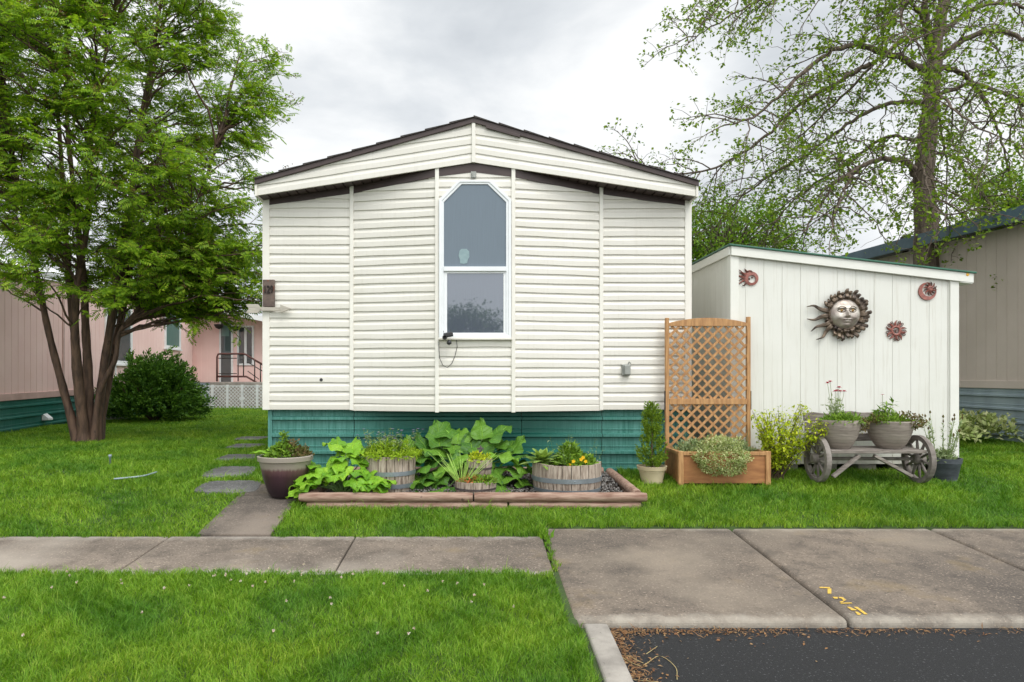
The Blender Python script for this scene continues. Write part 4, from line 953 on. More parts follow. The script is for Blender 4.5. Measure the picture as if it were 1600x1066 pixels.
# wing with door, facing the street
YW2 = 23.; wx0, wx1 = xx(301, YW2), xx(470, YW2)
wtop = lambda x: zz(480, YW2) + (zz(503, YW2) - zz(480, YW2)) * (x - wx0) / (xx(411, YW2) - wx0)
M['pinkwing'] = M['pink']
mb = MB(); grooved(mb, (wx0, YW2), (wx1, YW2), zz(597.5, YW2), lambda u: wtop(wx0 + u), g=.02); mb.build('wing_wall', M['pink'], ph, fix=False)
mb = MB(); grooved(mb, Bq, (wx0, YW2), zz(597.5, YW2), lambda u: ptop(PY1)); mb.build('wing_wall', M['pink'], ph, fix=False)
mb = MB(); ribbed(mb, (wx0, YW2 + .02), (wx1, YW2 + .02), zz(597.5, YW2), EYE - 1.2, .2, .03); mb.build('skirting', M['blueskirt'], ph, fix=False)
mb = MB(); mb.hexa([(x, y, wtop(x) + dz) for dz in (0, .17) for y in (YW2 - .9, YW2 + 3) for x in (wx0 + .3, wx1)]); mb.build('porch_roof', M['white'], ph)
mb = MB(); mb.box(xx(346, YW2), xx(362, YW2), YW2 - .05, YW2 + .02, zz(597, YW2), zz(503, YW2)); d = mb.build('door', M['darkpane'], ph, bevel=.01)
mb = MB(); mb.box(xx(343.5, YW2), xx(346, YW2), YW2 - .06, YW2 + .02, zz(597, YW2), zz(501, YW2)); mb.box(xx(362, YW2), xx(364.5, YW2), YW2 - .06, YW2 + .02, zz(597, YW2), zz(501, YW2)); mb.build('door_frame', M['white'], d)
mb = MB(); cdd = at(352, 518, YW2 - .055); mb.prism([(cdd[0] - .13, cdd[2] - .16), (cdd[0] + .13, cdd[2] - .16), (cdd[0] + .12, cdd[2] + .1), (cdd[0], cdd[2] + .26), (cdd[0] - .12, cdd[2] + .1)], YW2 - .06, YW2 - .051); mb.build('door_glass', M['curtain'], d)
mb = MB(); a0, a1, b0, b1 = xx(371, YW2), xx(397, YW2), zz(571, YW2), zz(509, YW2)
for q in ((a0, a0 + .06, b0, b1), (a1 - .06, a1, b0, b1), ((a0 + a1) / 2 - .04, (a0 + a1) / 2 + .04, b0 + .06, b1 - .06), (a0 + .06, a1 - .06, b0, b0 + .06), (a0 + .06, a1 - .06, b1 - .06, b1)): mb.box(q[0], q[1], YW2 - .04, YW2 + .01, q[2], q[3])
w = mb.build('window', M['white'], ph); mb = MB(); mb.box(a0 + .06, a1 - .06, YW2 - .02, YW2 - .012, b0 + .06, b1 - .06); mb.build('pane', M['darkpane'], w)
mb = MB(); mb.box(xx(333, 22.4), xx(420, 22.4), 22.1, 22.98, EYE - 1.02, zz(597, 22.4)); mb.build('porch_step', M['curb'], ph, bevel=.02)
YR = 22.15; mb = MB()
rail = lambda *q: mb.tube([at(a, b, YR) for a, b in q], .03, 8)
rail((339, 596), (339, 558), (341, 553.5), (346, 553), (380, 553), (384, 554), (412, 571)); rail((339, 588.5), (385, 588.5), (403, 599)); 
mb.build('porch_railing', pm('brown_iron', (.10, .03, .022), None, 9, .5), ph, smooth=True)
mb = MB()
for a, b0, b1 in ((372, 553, 596), (380.5, 553, 589), (398, 563, 595), (407, 568, 598)): mb.tube([at(a, b0, YR), at(a, b1, YR)], .018, 6)
for q in (((341, 560), (370, 560)), ((341, 584), (370, 584)), ((387, 566), (410, 580)), ((387, 580), (405, 593))): mb.tube([at(*q[0], YR), at(*q[1], YR)], .014, 6)
mb.build('railing_bars', M['darkmetal'], ph, smooth=True)
for px in (342, 368):
    c = at(px, 508 + (px - 342) * .12, YW2 - .3); t = thing('hanging_basket', 'dark hanging basket %s the dark front door of the pink house' % ('left of' if px < 350 else 'right of'), 'hanging basket', c, 'hanging baskets by the pink house door')
    mb = MB(); mb.lathe([(0, -.14), (.1, -.1), (.16, .0), (.15, .02), (0, .03)], 14, c); mb.build('basket', M['darkmetal'], t, smooth=True)
    mb = MB(); mb.tube([c, c + (0, 0, .5)], .008, 5); mb.build('chain', M['darkmetal'], t)
c = hit(173, 656); t = thing('air_conditioner_cage', 'white wire cage box on the lawn behind the multi-stemmed tree', 'vent cage', c)
mb = MB(); 
for i in range(6): mb.box(c[0] - .3, c[0] + .3, c[1] - .2, c[1] - .185, c[2] + .02 + i * .085, c[2] + .035 + i * .085)
for i in range(7): mb.box(c[0] - .3 + i * .097, c[0] - .285 + i * .097, c[1] - .182, c[1] - .168, c[2], c[2] + .47)
mb.build('grille', M['white'], t); mb = MB(); mb.box(c[0] - .28, c[0] + .28, c[1] - .16, c[1] + .2, c[2], c[2] + .44); mb.build('box', M['greybox'], t, bevel=.01)

# low white plastic fence
YFN = 21.; fx0, fx1 = xx(262, YFN), xx(425, YFN); fz = gy(YFN) - .02; fh = zz(602.5, YFN) - fz
fen = thing('lattice_fence', 'low white plastic lattice fence across the lawn by the pink house', 'fence', ((fx0 + fx1) / 2, YFN, fz))
M['fence'] = pm('white_plastic', (.66, .68, .68), (.58, .60, .60), 3, .5)
npan = 7; pw = (fx1 - fx0) / npan
for k in range(npan):
    mb = MB(); a = fx0 + k * pw; sp = .11; u = -fh
    while u < pw:
        for dirn in (1, -1):
            s0 = max(0, -u); s1 = min(fh, pw - u)
            if s1 - s0 > .02:
                p = (a + u + s0, YFN + .004 * dirn, fz + s0); q = (a + u + s1, YFN + .004 * dirn, fz + s1)
                if dirn < 0: p = (2 * a + pw - p[0], p[1], p[2]); q = (2 * a + pw - q[0], q[1], q[2])
                mb.bar(p, q, .008, .016)
        u += sp
    mb.box(a, a + pw, YFN - .012, YFN + .012, fz + fh - .03, fz + fh); mb.build('lattice_panel', M['fence'], fen)
    mb = MB(); mb.box(a - .035, a + .035, YFN - .03, YFN + .03, fz, fz + fh + .02); 
    if k % 2: mb.prism([(a - .1, fz + fh * .45), (a, fz + fh * .45 - .1), (a + .1, fz + fh * .45), (a, fz + fh * .45 + .1)], YFN - .036, YFN - .031)
    mb.build('fence_post', M['fence'], fen, bevel=.006)

# ---------------------------------------------------------------- taupe house on the right
gh = thing('taupe_house', 'taupe neighbouring house with slate blue roof edge and blue-grey skirting, far right', 'house', (9.5, 16, EYE - .9))
GXw = 8.2; GA, GB = np.array((GXw, 36.)), np.array((GXw, 7.2)); Lg = 28.8
gt = lambda Y: EYE + 2.28 + .028 * (Y - 10.2)
gzb = EYE - .10
mb = MB(); grooved(mb, (GXw, 7.2), (GXw, 36.), gzb, lambda u: gt(7.2 + u), sp=.215, g=.010)
mb.v = [(2 * GXw - x, y, z) for x, y, z in mb.v]; mb.build('wall', M['greyhouse'], gh, fix=False)
mb = MB(); mb.box(GXw - .03, GXw + .02, 7.2, 36, gzb - .09, gzb + .03); mb.build('base_board', M['greyhouse'], gh, bevel=.004)
mb = MB(); ribbed(mb, (GXw - .005, 36), (GXw - .005, 7.2), gzb - .07, EYE - 1.2, .2, .03); mb.build('skirting', M['blueskirt'], gh, fix=False)
mb = MB(); mb.hexa([(x, y, gt(y) + dz) for dz in (-.02, .19) for y in (7, 36.2) for x in (GXw - .32, GXw - .27)]); mb.build('fascia_board', M['bluefascia'], gh, bevel=.004)
mb = MB(); mb.hexa([(x, y, gt(y) + dz + (x - GXw) * .2) for dz in (.06, .26) for y in (7, 36.2) for x in (GXw - .26, GXw + 4)]); mb.build('roof', M['shingle'], gh)
mb = MB(); mb.box(GXw, GXw + 4.5, 7.2, 7.24, EYE - 1.1, gt(7) + .2); mb.build('end_wall', M['greyhouse'], gh)
c = at(1416, 384, 17.); c[0] = GXw + .5; mb = MB(); Yc = GXw + .5; c = np.array([8.9, 8.9 * F / (1416 - VX), 0]); c[2] = zz(384, c[1]); mb.tube([c + (0, 0, -.6), c + (0, 0, .12)], .07, 12); mb.lathe([(0, .24), (.11, .18), (.11, .12), (0, .12)], 12, c); mb.build('chimney_pipe', M['darkmetal'], gh)

# ---------------------------------------------------------------- plants
def gr(cols, **k): return leafm('leaf_' + str(len(bpy.data.materials)), cols, **k)
M['bigleaf'] = gr([(.10, .26, .015), (.18, .39, .02), (.29, .50, .035)], trans=.16, rough=.42, spec=.3, veins=True)
M['darkbig'] = gr([(.045, .13, .018), (.08, .20, .022), (.16, .32, .03)], trans=.16, rough=.45, spec=.3, veins=True)
M['stemgreen'] = pm('green_stem', (.10, .19, .04), (.07, .13, .03), 10, .5)
M['stembrown'] = pm('brown_stem', (.10, .065, .04), None, 10, .7)
M['lime'] = gr([(.20, .34, .015), (.32, .48, .025), (.44, .58, .05)], trans=.3)
M['mid'] = gr([(.10, .20, .02), (.17, .30, .03), (.25, .40, .04)], trans=.3)
M['bronzeleaf'] = gr([(.10, .13, .03), (.16, .10, .05), (.2, .17, .06), (.11, .16, .04)], trans=.25)
M['yellowgreen'] = gr([(.28, .40, .015), (.46, .56, .02), (.66, .70, .05), (.2, .32, .02)], trans=.35)
M['darkconifer'] = gr([(.035, .10, .013), (.075, .18, .018), (.15, .30, .03)], trans=.15, rough=.6)
M['conifer'] = gr([(.09, .17, .015), (.17, .28, .02), (.26, .38, .03)], trans=.2)
M['varieg'] = gr([(.40, .46, .16), (.19, .27, .06), (.62, .63, .34), (.27, .35, .10)], trans=.2)
M['purple'] = gr([(.30, .22, .5), (.42, .32, .6)], trans=.2)
M['pinkfl'] = gr([(.62, .015, .09), (.72, .03, .13), (.5, .01, .05)], trans=.1)
M['yellowfl'] = gr([(.85, .48, .01), (.9, .58, .02)], trans=.2)
M['orangefl'] = gr([(.50, .09, .03), (.55, .22, .08), (.35, .2, .07)], trans=.2)
M['sage'] = gr([(.2, .29, .11), (.29, .37, .17), (.4, .46, .26)], trans=.25)
M['rosette'] = gr([(.24, .38, .07), (.32, .46, .11)], trans=.3, veins=True)

def big_leaf(az, tilt, ln, wd, base, droop, wav, nu=12, nv=8):
    """one broad leaf blade: returns verts, quads, luv; base = attachment point, tilt = angle above horizontal"""
    V = np.zeros((nu + 1, nv + 1, 3)); U = np.zeros((nu + 1, nv + 1, 3))
    ph_ = rng.uniform(0, 6.28, 4); s = np.linspace(0, 1, nu + 1); t_ = np.linspace(-1, 1, nv + 1)
    ang = tilt - droop * s
    cx = np.concatenate([[0], np.cumsum(np.cos(ang[:-1]))]) * ln / nu; cz = np.concatenate([[0], np.cumsum(np.sin(ang[:-1]))]) * ln / nu
    w = wd * np.sin(np.pi * np.clip(s * .93 + .07, 0, 1) ** .62) ** .75
    w *= 1 + .09 * np.sin(s * 17 + ph_[0])
    for i in range(nu + 1):
        for j in range(nv + 1):
            v = t_[j]; a = abs(v)
            z = .28 * w[i] * a + wav * a * a * np.sin(s[i] * 13 + ph_[1] + (v > 0) * 2) + wav * .5 * np.sin(s[i] * 7 + v * 3 + ph_[2]) - .35 * w[i] * a ** 3
            back = -.22 * ln * a * (1 - s[i]) ** 3
            V[i, j] = (cx[i] + back - np.sin(ang[i]) * z, w[i] * v, cz[i] + np.cos(ang[i]) * z); U[i, j] = (s[i], v, 0)
    ca, sa = math.cos(az), math.sin(az); V = V.reshape(-1, 3)
    X = V[:, 0] * ca - V[:, 1] * sa; Yc = V[:, 0] * sa + V[:, 1] * ca
    V = np.stack([X, Yc, V[:, 2]], 1) + base
    ii = np.arange((nu + 1) * (nv + 1)).reshape(nu + 1, nv + 1)
    Q = np.stack([ii[:-1, :-1], ii[1:, :-1], ii[1:, 1:], ii[:-1, 1:]], -1).reshape(-1, 4)
    return V, Q, U.reshape(-1, 3)
def broad_plant(name, label, cat, c, leaves, leafmat, n_in=0):
    t = thing(name, label, cat, c); VV = []; QQ = []; UU = []; n = 0; st = Bank()
    for (px, py, Y, az, tilt, ln, wd, droop) in leaves:
        b = at(px, py, Y); V, Q, U = big_leaf(R(az), R(tilt), ln, wd, b, R(droop), .02 * ln / .2)
        VV.append(V); QQ.append(Q + n); UU.append(U); n += len(V)
        c_ = np.array(c) + (0, 0, .02); m = (c_ + b) / 2 + (0, 0, .03); st.tube(np.array([c_, m * .6 + c_ * .4 + (0, 0, .03), m * .5 + b * .5 + (0, 0, .015), b + (V[13 * 3 // 3] - b) * .1]), np.array([.009, .008, .006, .004]), 6)
    np_obj('foliage', np.concatenate(VV), np.concatenate(QQ), leafmat, t, True, np.concatenate(UU)); st.build('stems', M['stemgreen'], t, True)
    return t
# pale broad-leaved clump, front left of the bed
c = np.array(hit(535, 770)); c[1] = 6.55; c[0] = xx(535, 6.55); c[2] = gy(6.55)
lv = []
for i in range(60):
    u = rng.uniform(-1, 1); v = rng.uniform(0, 1) ** .8; px = 532 + 58 * u + rng.uniform(-5, 5); top = 692 + 56 * abs(u) ** 1.7 if u < 0 else 694 + 58 * u ** 1.4
    py = top + (760 - top) * v; Y = 6.74 - .33 * v + rng.uniform(-.04, .04)
    if v < .3: az = 90 + rng.uniform(-75, 75); tilt = rng.uniform(30, 65)
    else: az = math.degrees(math.atan2(-.7 - .4 * v, u * 1.7 + rng.uniform(-.6, .6))); tilt = rng.uniform(-28, 22)
    ln = rng.uniform(.15, .25)
    lv.append((px, py, Y, az, tilt, ln, ln * rng.uniform(.38, .5), rng.uniform(15, 60)))
broad_plant('broad_leaved_plant', 'bright green broad-leaved plant spilling over the left end of the log border', 'plant', c, lv, M['bigleaf'])
# tall dark broad-leaved plants behind the tiered planter
c = np.array([xx(728, 7.15), 7.15, gy(7.15)]); lv = []
for (px, py) in ((655, 700), (668, 690), (690, 680), (706, 668), (716, 676), (735, 690), (752, 668), (768, 672), (786, 688), (800, 692), (778, 705), (760, 715), (722, 705), (700, 700), (680, 712), (665, 722), (655, 740), (670, 748), (690, 740), (705, 725), (775, 730), (790, 715), (805, 708), (795, 740), (812, 745), (680, 760), (660, 758), (700, 755), (780, 752), (765, 735), (690, 696), (740, 712), (808, 722), (672, 735), (786, 762), (682, 702), (712, 690), (748, 690), (780, 684), (795, 726), (668, 712), (690, 728), (650, 715), (765, 700)):
    u = (px - 735) / 80; v = (py - 660) / 100; ln = rng.uniform(.22, .34)
    if v < .45: az = 90 - u * 60 + rng.uniform(-35, 35); tilt = rng.uniform(35, 75); py += 12
    else: az = -90 + u * 75 + rng.uniform(-30, 30); tilt = rng.uniform(-35, 10)
    lv.append((px + rng.uniform(-4, 4), py + 6, 7.26 - .42 * v + rng.uniform(-.06, .04), az, tilt, ln, ln * rng.uniform(.4, .52), rng.uniform(15, 65)))
broad_plant('broad_leaved_plant', 'tall dark green large-leaved plant behind the two-tier barrel planter', 'plant', c, lv, M['darkbig'])

LF = leaf_shape(.26); LFN = leaf_shape(.13, droop=.2); DI = diamond(.3); DIN = diamond(.12)
def mound(B, c, rad, n, shp, sz, up=.6, hollow=.35, bottom=0.):
    d = rdir(n); d[:, 2] = np.abs(d[:, 2]) * (1 - bottom) + d[:, 2] * bottom
    r = rng.uniform(hollow, 1, n) ** .6; lump = 1 + .16 * np.sin(d[:, 0] * 7 + c[0] * 9) * np.sin(d[:, 1] * 6 + 2) + .1 * np.sin(d[:, 2] * 9)
    P = np.array(c) + d * np.array(rad) * (r * lump)[:, None]
    D = unit(d * .8 + rdir(n) * .8 + np.array([0, 0, .25])); Nn = unit(d * .5 + np.array([0, 0, up]) + rdir(n) * .55)
    B.leaves(*shp, P, D, Nn, rng.uniform(sz * .65, sz * 1.25, n))
def stalks(B, H, c, spread, n, h0, h1, r=.003, lean=.25, heads=None, leaf=None, LB=None):
    tips = []
    for i in range(n):
        a = rng.uniform(0, 6.28); q = math.sqrt(rng.uniform()) ; b = np.array([c[0] + spread * q * math.cos(a), c[1] + spread * q * math.sin(a), c[2]])
        h = rng.uniform(h0, h1); ln = lean * h * q; tip = b + (ln * math.cos(a) + rng.normal() * .1 * h, ln * math.sin(a) + rng.normal() * .05 * h, h)
        m = (b + tip) / 2 + (rng.normal() * .02 * h, 0, .03 * h); s = np.linspace(0, 1, 6)[:, None]
        P = (1 - s) ** 2 * b + 2 * s * (1 - s) * m + s * s * tip; B.tube(P, np.linspace(r, r * .5, 6), 5); tips.append(tip)
        if LB is not None:
            k = leaf[0]; ss = rng.uniform(.05, .92, k); PP = np.array([(1 - x) ** 2 * b + 2 * x * (1 - x) * m + x * x * tip for x in ss]); D = unit(rdir(k) * (1, 1, .3) + np.array([0, 0, leaf[2]])); LB.leaves(*leaf[3], PP, D, np.array([0, 0, 1.]) + rdir(k) * .4, rng.uniform(.6, 1.2, k) * leaf[1])
    return np.array(tips)
def heads(FB, tips, n, size, flat=.3):
    for p in tips:
        a = rng.uniform(0, 6.28) + np.arange(n) * 6.283 / n; D = np.stack([np.cos(a), np.sin(a), np.full(n, flat)], 1); FB.leaves(*diamond(.42), np.repeat(p[None], n, 0), D, np.array([[0, 0, 1.]] * n), size)
def plant(name, label, cat, c, group=None): return thing(name, label, cat, c, group)

# lime groundcover with purple flowers in the left barrel
c = (B2[0], B2[1], B2[2] + .33); t = plant('groundcover_plant', 'lime green groundcover with lilac flowers filling the left half-barrel', 'plant', c)
B = Bank(); mound(B, c, (.29, .27, .13), 3600, LFN, .045, .7, .5, .12); B.build('foliage', M['lime'], t)
B = Bank(); H = Bank(); LB = Bank(); tips = stalks(B, H, (c[0] - .03, c[1], c[2] + .06), .24, 46, .10, .22, .0022, .5, leaf=(9, .03, .3, DI), LB=LB); B.build('stems', M['stemgreen'], t); LB.build('upper_leaves', M['sage'], t); FB = Bank(); heads(FB, tips[::2], 7, .018); FB.build('flowers', M['purple'], t)
# right barrel: pale rosette, greens, yellow pansies
c = (B1[0], B1[1], B1[2] + .28); bl = (xx(848, 6.7), 6.72, c[2] - .02)
t = plant('rosette_plant', 'pale green rosette of long leaves at the left of the right half-barrel', 'plant', bl); VV = []; QQ = []; UU = []; n = 0
for k in range(26):
    az = k * 137.5; s = k / 26; V, Q, U = big_leaf(R(az), R(8 + 68 * s), .26 - .10 * s, .042, np.array(bl) + (0, 0, .02 + .03 * s), R(45), .003, 9, 4); VV.append(V); QQ.append(Q + n); UU.append(U); n += len(V)
np_obj('foliage', np.concatenate(VV), np.concatenate(QQ), M['rosette'], t, True, np.concatenate(UU))
t = plant('pansy_plant', 'leafy green plants with yellow pansies in the right half-barrel', 'plant', (c[0] + .1, c[1], c[2]))
B = Bank(); mound(B, (c[0] + .07, c[1] - .02, c[2] - .02), (.22, .24, .10), 900, LF, .05, .6, .4); mound(B, (c[0] + .02, c[1], c[2]), (.11, .12, .17), 700, LFN, .07, .3, .3); B.build('foliage', M['mid'], t)
B = Bank(); LB = Bank(); tips = stalks(B, None, (c[0] + .06, c[1], c[2]), .24, 16, .12, .3, .002, .3, leaf=(8, .035, .4, DIN), LB=LB); B.build('stems', M['stemgreen'], t); LB.build('stem_leaves', M['sage'], t)
for px, py in ((896, 721), (908, 718), (911, 715), (890, 727), (915, 721)):
    FB = Bank(); p = at(px, py, 6.55); a = np.arange(5) * 1.2566 + rng.uniform(0, 1); D = np.stack([np.cos(a), np.full(5, -.25), np.sin(a)], 1); FB.leaves(*diamond(.5), np.repeat(p[None], 5, 0), D, np.array([[0, -1., .2]] * 5), .021); FB.build('flower', M['yellowfl'], t)
# tiered planter plants
c = (TB[0], TB[1] - .02, TB[2] + .15); t = plant('succulent_plant', 'low mixed plants with orange blooms in the lower tub of the two-tier planter', 'plant', c); B = Bank(); mound(B, (c[0] + .06, c[1], c[2]), (.15, .16, .05), 700, LF, .03, .6, .4); B.build('foliage', M['mid'], t)
B = Bank(); mound(B, (c[0] - .05, c[1] - .04, c[2] + .01), (.12, .12, .055), 170, LF, .028, .6, .4, .25); B.build('blooms', M['orangefl'], t)
B = Bank(); tips = stalks(B, None, (c[0] - .13, c[1] - .02, c[2]), .05, 46, .14, .28, .0032, 1.0); B.build('grass_stems', M['rosette'], t)
c = (TB2[0], TB2[1], TB2[2] + .18); t = plant('succulent_plant', 'small yellow-green succulents in the upper tub of the two-tier planter', 'plant', c); B = Bank(); mound(B, (c[0] - .03, c[1] - .05, c[2]), (.07, .07, .08), 260, LF, .035, .6, .3, .3); mound(B, (c[0] + .07, c[1] - .03, c[2]), (.05, .06, .05), 150, LF, .03, .6, .3); B.build('foliage', M['yellowgreen'], t)
# glazed pot
c = (GP[0], GP[1], GP[2] + .36); t = plant('pot_plant', 'mixed green and bronze leaves with one upright shoot in the glazed pot', 'plant', c)
B = Bank(); mound(B, (c[0] - .03, c[1], c[2]), (.15, .16, .13), 900, LF, .042, .6, .4); tips = []
for k in range(14): mound(B, (c[0] + .0 - .005 * k * .2, c[1] - .02, c[2] + .1 + k * .011), (.035, .035, .02), 14, LF, .032, .6, .2)
B.build('foliage', M['mid'], t)
B = Bank(); mound(B, (c[0] + .15, c[1] + .02, c[2] + .01), (.1, .14, .10), 560, LF, .03, .5, .3); mound(B, (c[0] + .05, c[1] + .04, c[2] + .06), (.1, .1, .1), 260, LF, .035, .5, .3); B.build('bronze_foliage', M['bronzeleaf'], t)
VV = []; QQ = []; UU = []; n = 0
for px, py, az, ln in ((408, 703, 190, .16), (420, 700, 150, .13), (428, 694, 120, .12), (462, 712, -70, .09)):
    V, Q, U = big_leaf(R(az), R(15), ln, ln * .36, at(px + 8, py + 4, 6.58), R(40), .008); VV.append(V); QQ.append(Q + n); UU.append(U); n += len(V)
np_obj('large_leaves', np.concatenate(VV), np.concatenate(QQ), M['bigleaf'], t, True, np.concatenate(UU))
# bowls on the bench
c = (BL[0], BL[1], BL[2] + .26); t = plant('flowering_plant', 'grey-green plant with tall crimson flowers in the left bowl on the bench', 'plant', c)
B = Bank(); mound(B, (c[0] + .02, c[1] - .02, c[2]), (.19, .17, .085), 1300, DIN, .05, .4, .35, .2); B.build('foliage', M['mid'], t)
B = Bank(); LB = Bank(); tips = []
for px, py in ((1293, 599), (1297, 597), (1311, 606), (1305, 612), (1313, 612), (1319, 612), (1308, 611)):
    tip = at(px, py, 7.0); b = np.array([c[0] - .06 + (px - 1305) * .002, 7.02, c[2] + .02]); m = (tip + b) / 2 + (.02, 0, 0); s = np.linspace(0, 1, 8)[:, None]; P = (1 - s) ** 2 * b + 2 * s * (1 - s) * m + s * s * tip; B.tube(P, np.linspace(.003, .002, 8), 5); tips.append(tip)
    k = 34; ss = rng.uniform(0, .6, k); PP = np.array([(1 - x) ** 2 * b + 2 * x * (1 - x) * m + x * x * tip for x in ss]) + rng.normal(size=(k, 3)) * .022; LB.leaves(*LFN, PP, unit(rdir(k) + (0, 0, .4)), rdir(k), .045)
B.build('stems', M['sage'], t); LB.build('stem_leaves', M['sage'], t); FB = Bank(); FB = None
for q in tips: FB = Bank(); heads(FB, [q], 11, .030, .10); heads(FB, [q], 8, .026, .9); FB.build('flower', M['pinkfl'], t)
B = Bank(); mound(B, (c[0] + .19, c[1] - .1, c[2] - .02), (.05, .06, .07), 160, DI, .025, .4, .3, 1); B.build('trailing_leaves', M['bronzeleaf'], t)
c = (BR[0], BR[1], BR[2] + .25); t = plant('trailing_plant', 'olive trailing plant with one small pink flower in the right bowl on the bench', 'plant', c)
B = Bank(); mound(B, (c[0] - .05, c[1] - .02, c[2] + .01), (.2, .18, .09), 1000, DIN, .05, .4, .35, .2); B.build('foliage', M['mid'], t)
B = Bank(); mound(B, (c[0] + .15, c[1] - .06, c[2] + .0), (.16, .16, .11), 900, DI, .028, .4, .35, .7); mound(B, (c[0] - .16, c[1] - .05, c[2] + .02), (.09, .1, .07), 350, DI, .03, .4, .35, .5); B.build('trailing_leaves', M['bronzeleaf'], t)
B = Bank(); LB = Bank()
for px, py, fl in ((1379, 617, 1), (1387, 628, 0), (1396, 628, 0), (1375, 636, 0), (1368, 640, 0), (1384, 634, 0)):
    tip = at(px, py, 7.0); b = np.array([c[0] - .05, 7.02, c[2]]); m = (tip + b) / 2 + (-.015, 0, .02); s = np.linspace(0, 1, 8)[:, None]; P = (1 - s) ** 2 * b + 2 * s * (1 - s) * m + s * s * tip; B.tube(P, np.linspace(.003, .002, 8), 5)
    if not fl: k = 22; ss = rng.uniform(.2, 1, k); PP = np.array([(1 - x) ** 2 * b + 2 * x * (1 - x) * m + x * x * tip for x in ss]); LB.leaves(*LFN, PP, unit(rdir(k) + (0, 0, .1)), np.array([0, 0, 1.]) + rdir(k) * .5, .075)
    else: FB = Bank(); heads(FB, [tip], 8, .022, .3); FB.build('flower', M['pinkfl'], t)
B.build('stems', M['sage'], t); LB.build('stem_leaves', M['mid'], t)
# dark pot at the shed's corner
c = (PC[0], PC[1], PC[2] + .22); t = plant('upright_plant', 'silvery upright stems with closed buds in the dark grey pot', 'plant', c)
B = Bank(); LB = Bank(); tips = stalks(B, None, (c[0] - .03, c[1], c[2]), .09, 15, .26, .50, .004, .3, leaf=(16, .06, .9, LFN), LB=LB); B.build('stems', M['sage'], t); mound(LB, (c[0] - .04, c[1] - .02, c[2]), (.12, .1, .09), 420, LFN, .06, .3, .3); LB.build('foliage', M['sage'], t)
for q in tips: FB = Bank(); FB.leaves(*diamond(.25), np.repeat(q[None], 4, 0), np.array([[.1, 0, 1.], [-.1, 0, 1], [0, .1, 1], [0, -.1, 1]]), rdir(4), .04); FB.build('bud', M['bronzeleaf'], t)
# conifer sprays
def sprays(B, c, pts, dirs, ln, k, shp, sz):
    for p, d in zip(pts, dirs):
        s = rng.uniform(0, 1, k); P = p + d * (s * ln)[:, None] + rng.normal(size=(k, 3)) * ln * .07; D = unit(d + rdir(k) * .75); B.leaves(*shp, P, D, rdir(k), sz * rng.uniform(.7, 1.2, k))
c = (CC[0], CC[1], CC[2] + .16); hC = zz(630, 7.1) - c[2]
t = plant('potted_conifer', 'slim upright conifer growing in the cream pot', 'shrub', c)
B = Bank(); B.tube(np.array([c, np.array(c) + (0, 0, hC * .5), np.array(c) + (.01, 0, hC)]), np.array([.012, .009, .003]), 7); B.build('stem', M['stembrown'], t)
B = Bank(); n = 330; s = rng.uniform(0, 1, n) ** 1.15; a = rng.uniform(0, 6.28, n); rad = np.interp(s, [0, .12, .3, .42, .7, .92, 1], [.10, .155, .13, .085, .085, .05, .02]) * rng.uniform(.3, .95, n)
P = np.stack([c[0] + rad * np.cos(a), c[1] + rad * np.sin(a), c[2] + s * hC * .93], 1); D = unit(np.stack([np.cos(a) * .6, np.sin(a) * .6, np.full(n, .9)], 1)); sprays(B, c, P, D, .075, 16, diamond(.22), .026); B.build('foliage', M['conifer'], t)
# variegated bush and herbs in the trellis planter
c = (xx(1127, 6.92), 6.95, ZRIM - .02); t = plant('variegated_bush', 'round cream and green variegated bush spilling over the planter front', 'shrub', c)
B = Bank(); mound(B, (c[0], 6.93, c[2] - .045), (.285, .23, .215), 6500, LF, .024, .5, .55, .85); B.build('foliage', M['varieg'], t)
c = (xx(1085, 7.2), 7.25, ZRIM - .04); t = plant('herb_plant', 'loose grey-green herbs at the back of the trellis planter', 'plant', c)
B = Bank(); mound(B, (c[0], 7.25, c[2]), (.2, .14, .12), 900, DIN, .05, .4, .3); mound(B, (xx(1145, 7.25), 7.25, c[2]), (.22, .14, .12), 900, DIN, .05, .4, .3); B.build('foliage', M['sage'], t)
B = Bank(); stalks(B, None, (2.55, 7.3, c[2]), .36, 40, .1, .28, .002, .2); B.build('stems', M['sage'], t)
# yellow-green shrub left of the bench
def shrub(name, label, c, tips, n, mat, sz, k, spread, stem=.004, shp=LF, cat='shrub'):
    t = plant(name, label, cat, c); B = Bank(); LB = Bank()
    for i in range(n):
        q = tips[i % len(tips)]; tip = np.array(q) + rng.normal(size=3) * spread; b = np.array(c) + rng.normal(size=3) * (.04, .04, 0); m = b * .5 + tip * .5 + (0, 0, .12 * np.linalg.norm(tip - b)); s = np.linspace(0, 1, 8)[:, None]
        P = (1 - s) ** 2 * b + 2 * s * (1 - s) * m + s * s * tip; B.tube(P, np.linspace(stem, stem * .4, 8), 5)
        ss = rng.uniform(.3, 1.02, k) ; PP = ((1 - ss) ** 2)[:, None] * b + (2 * ss * (1 - ss))[:, None] * m + (ss * ss)[:, None] * tip + rng.normal(size=(k, 3)) * .025
        LB.leaves(*shp, PP, unit(rdir(k) + (tip - b) * .4), np.array([0, 0, 1.]) + rdir(k) * .45, sz * rng.uniform(.6, 1.2, k))
    B.build('stems', M['stembrown'], t); LB.build('foliage', mat, t); return t
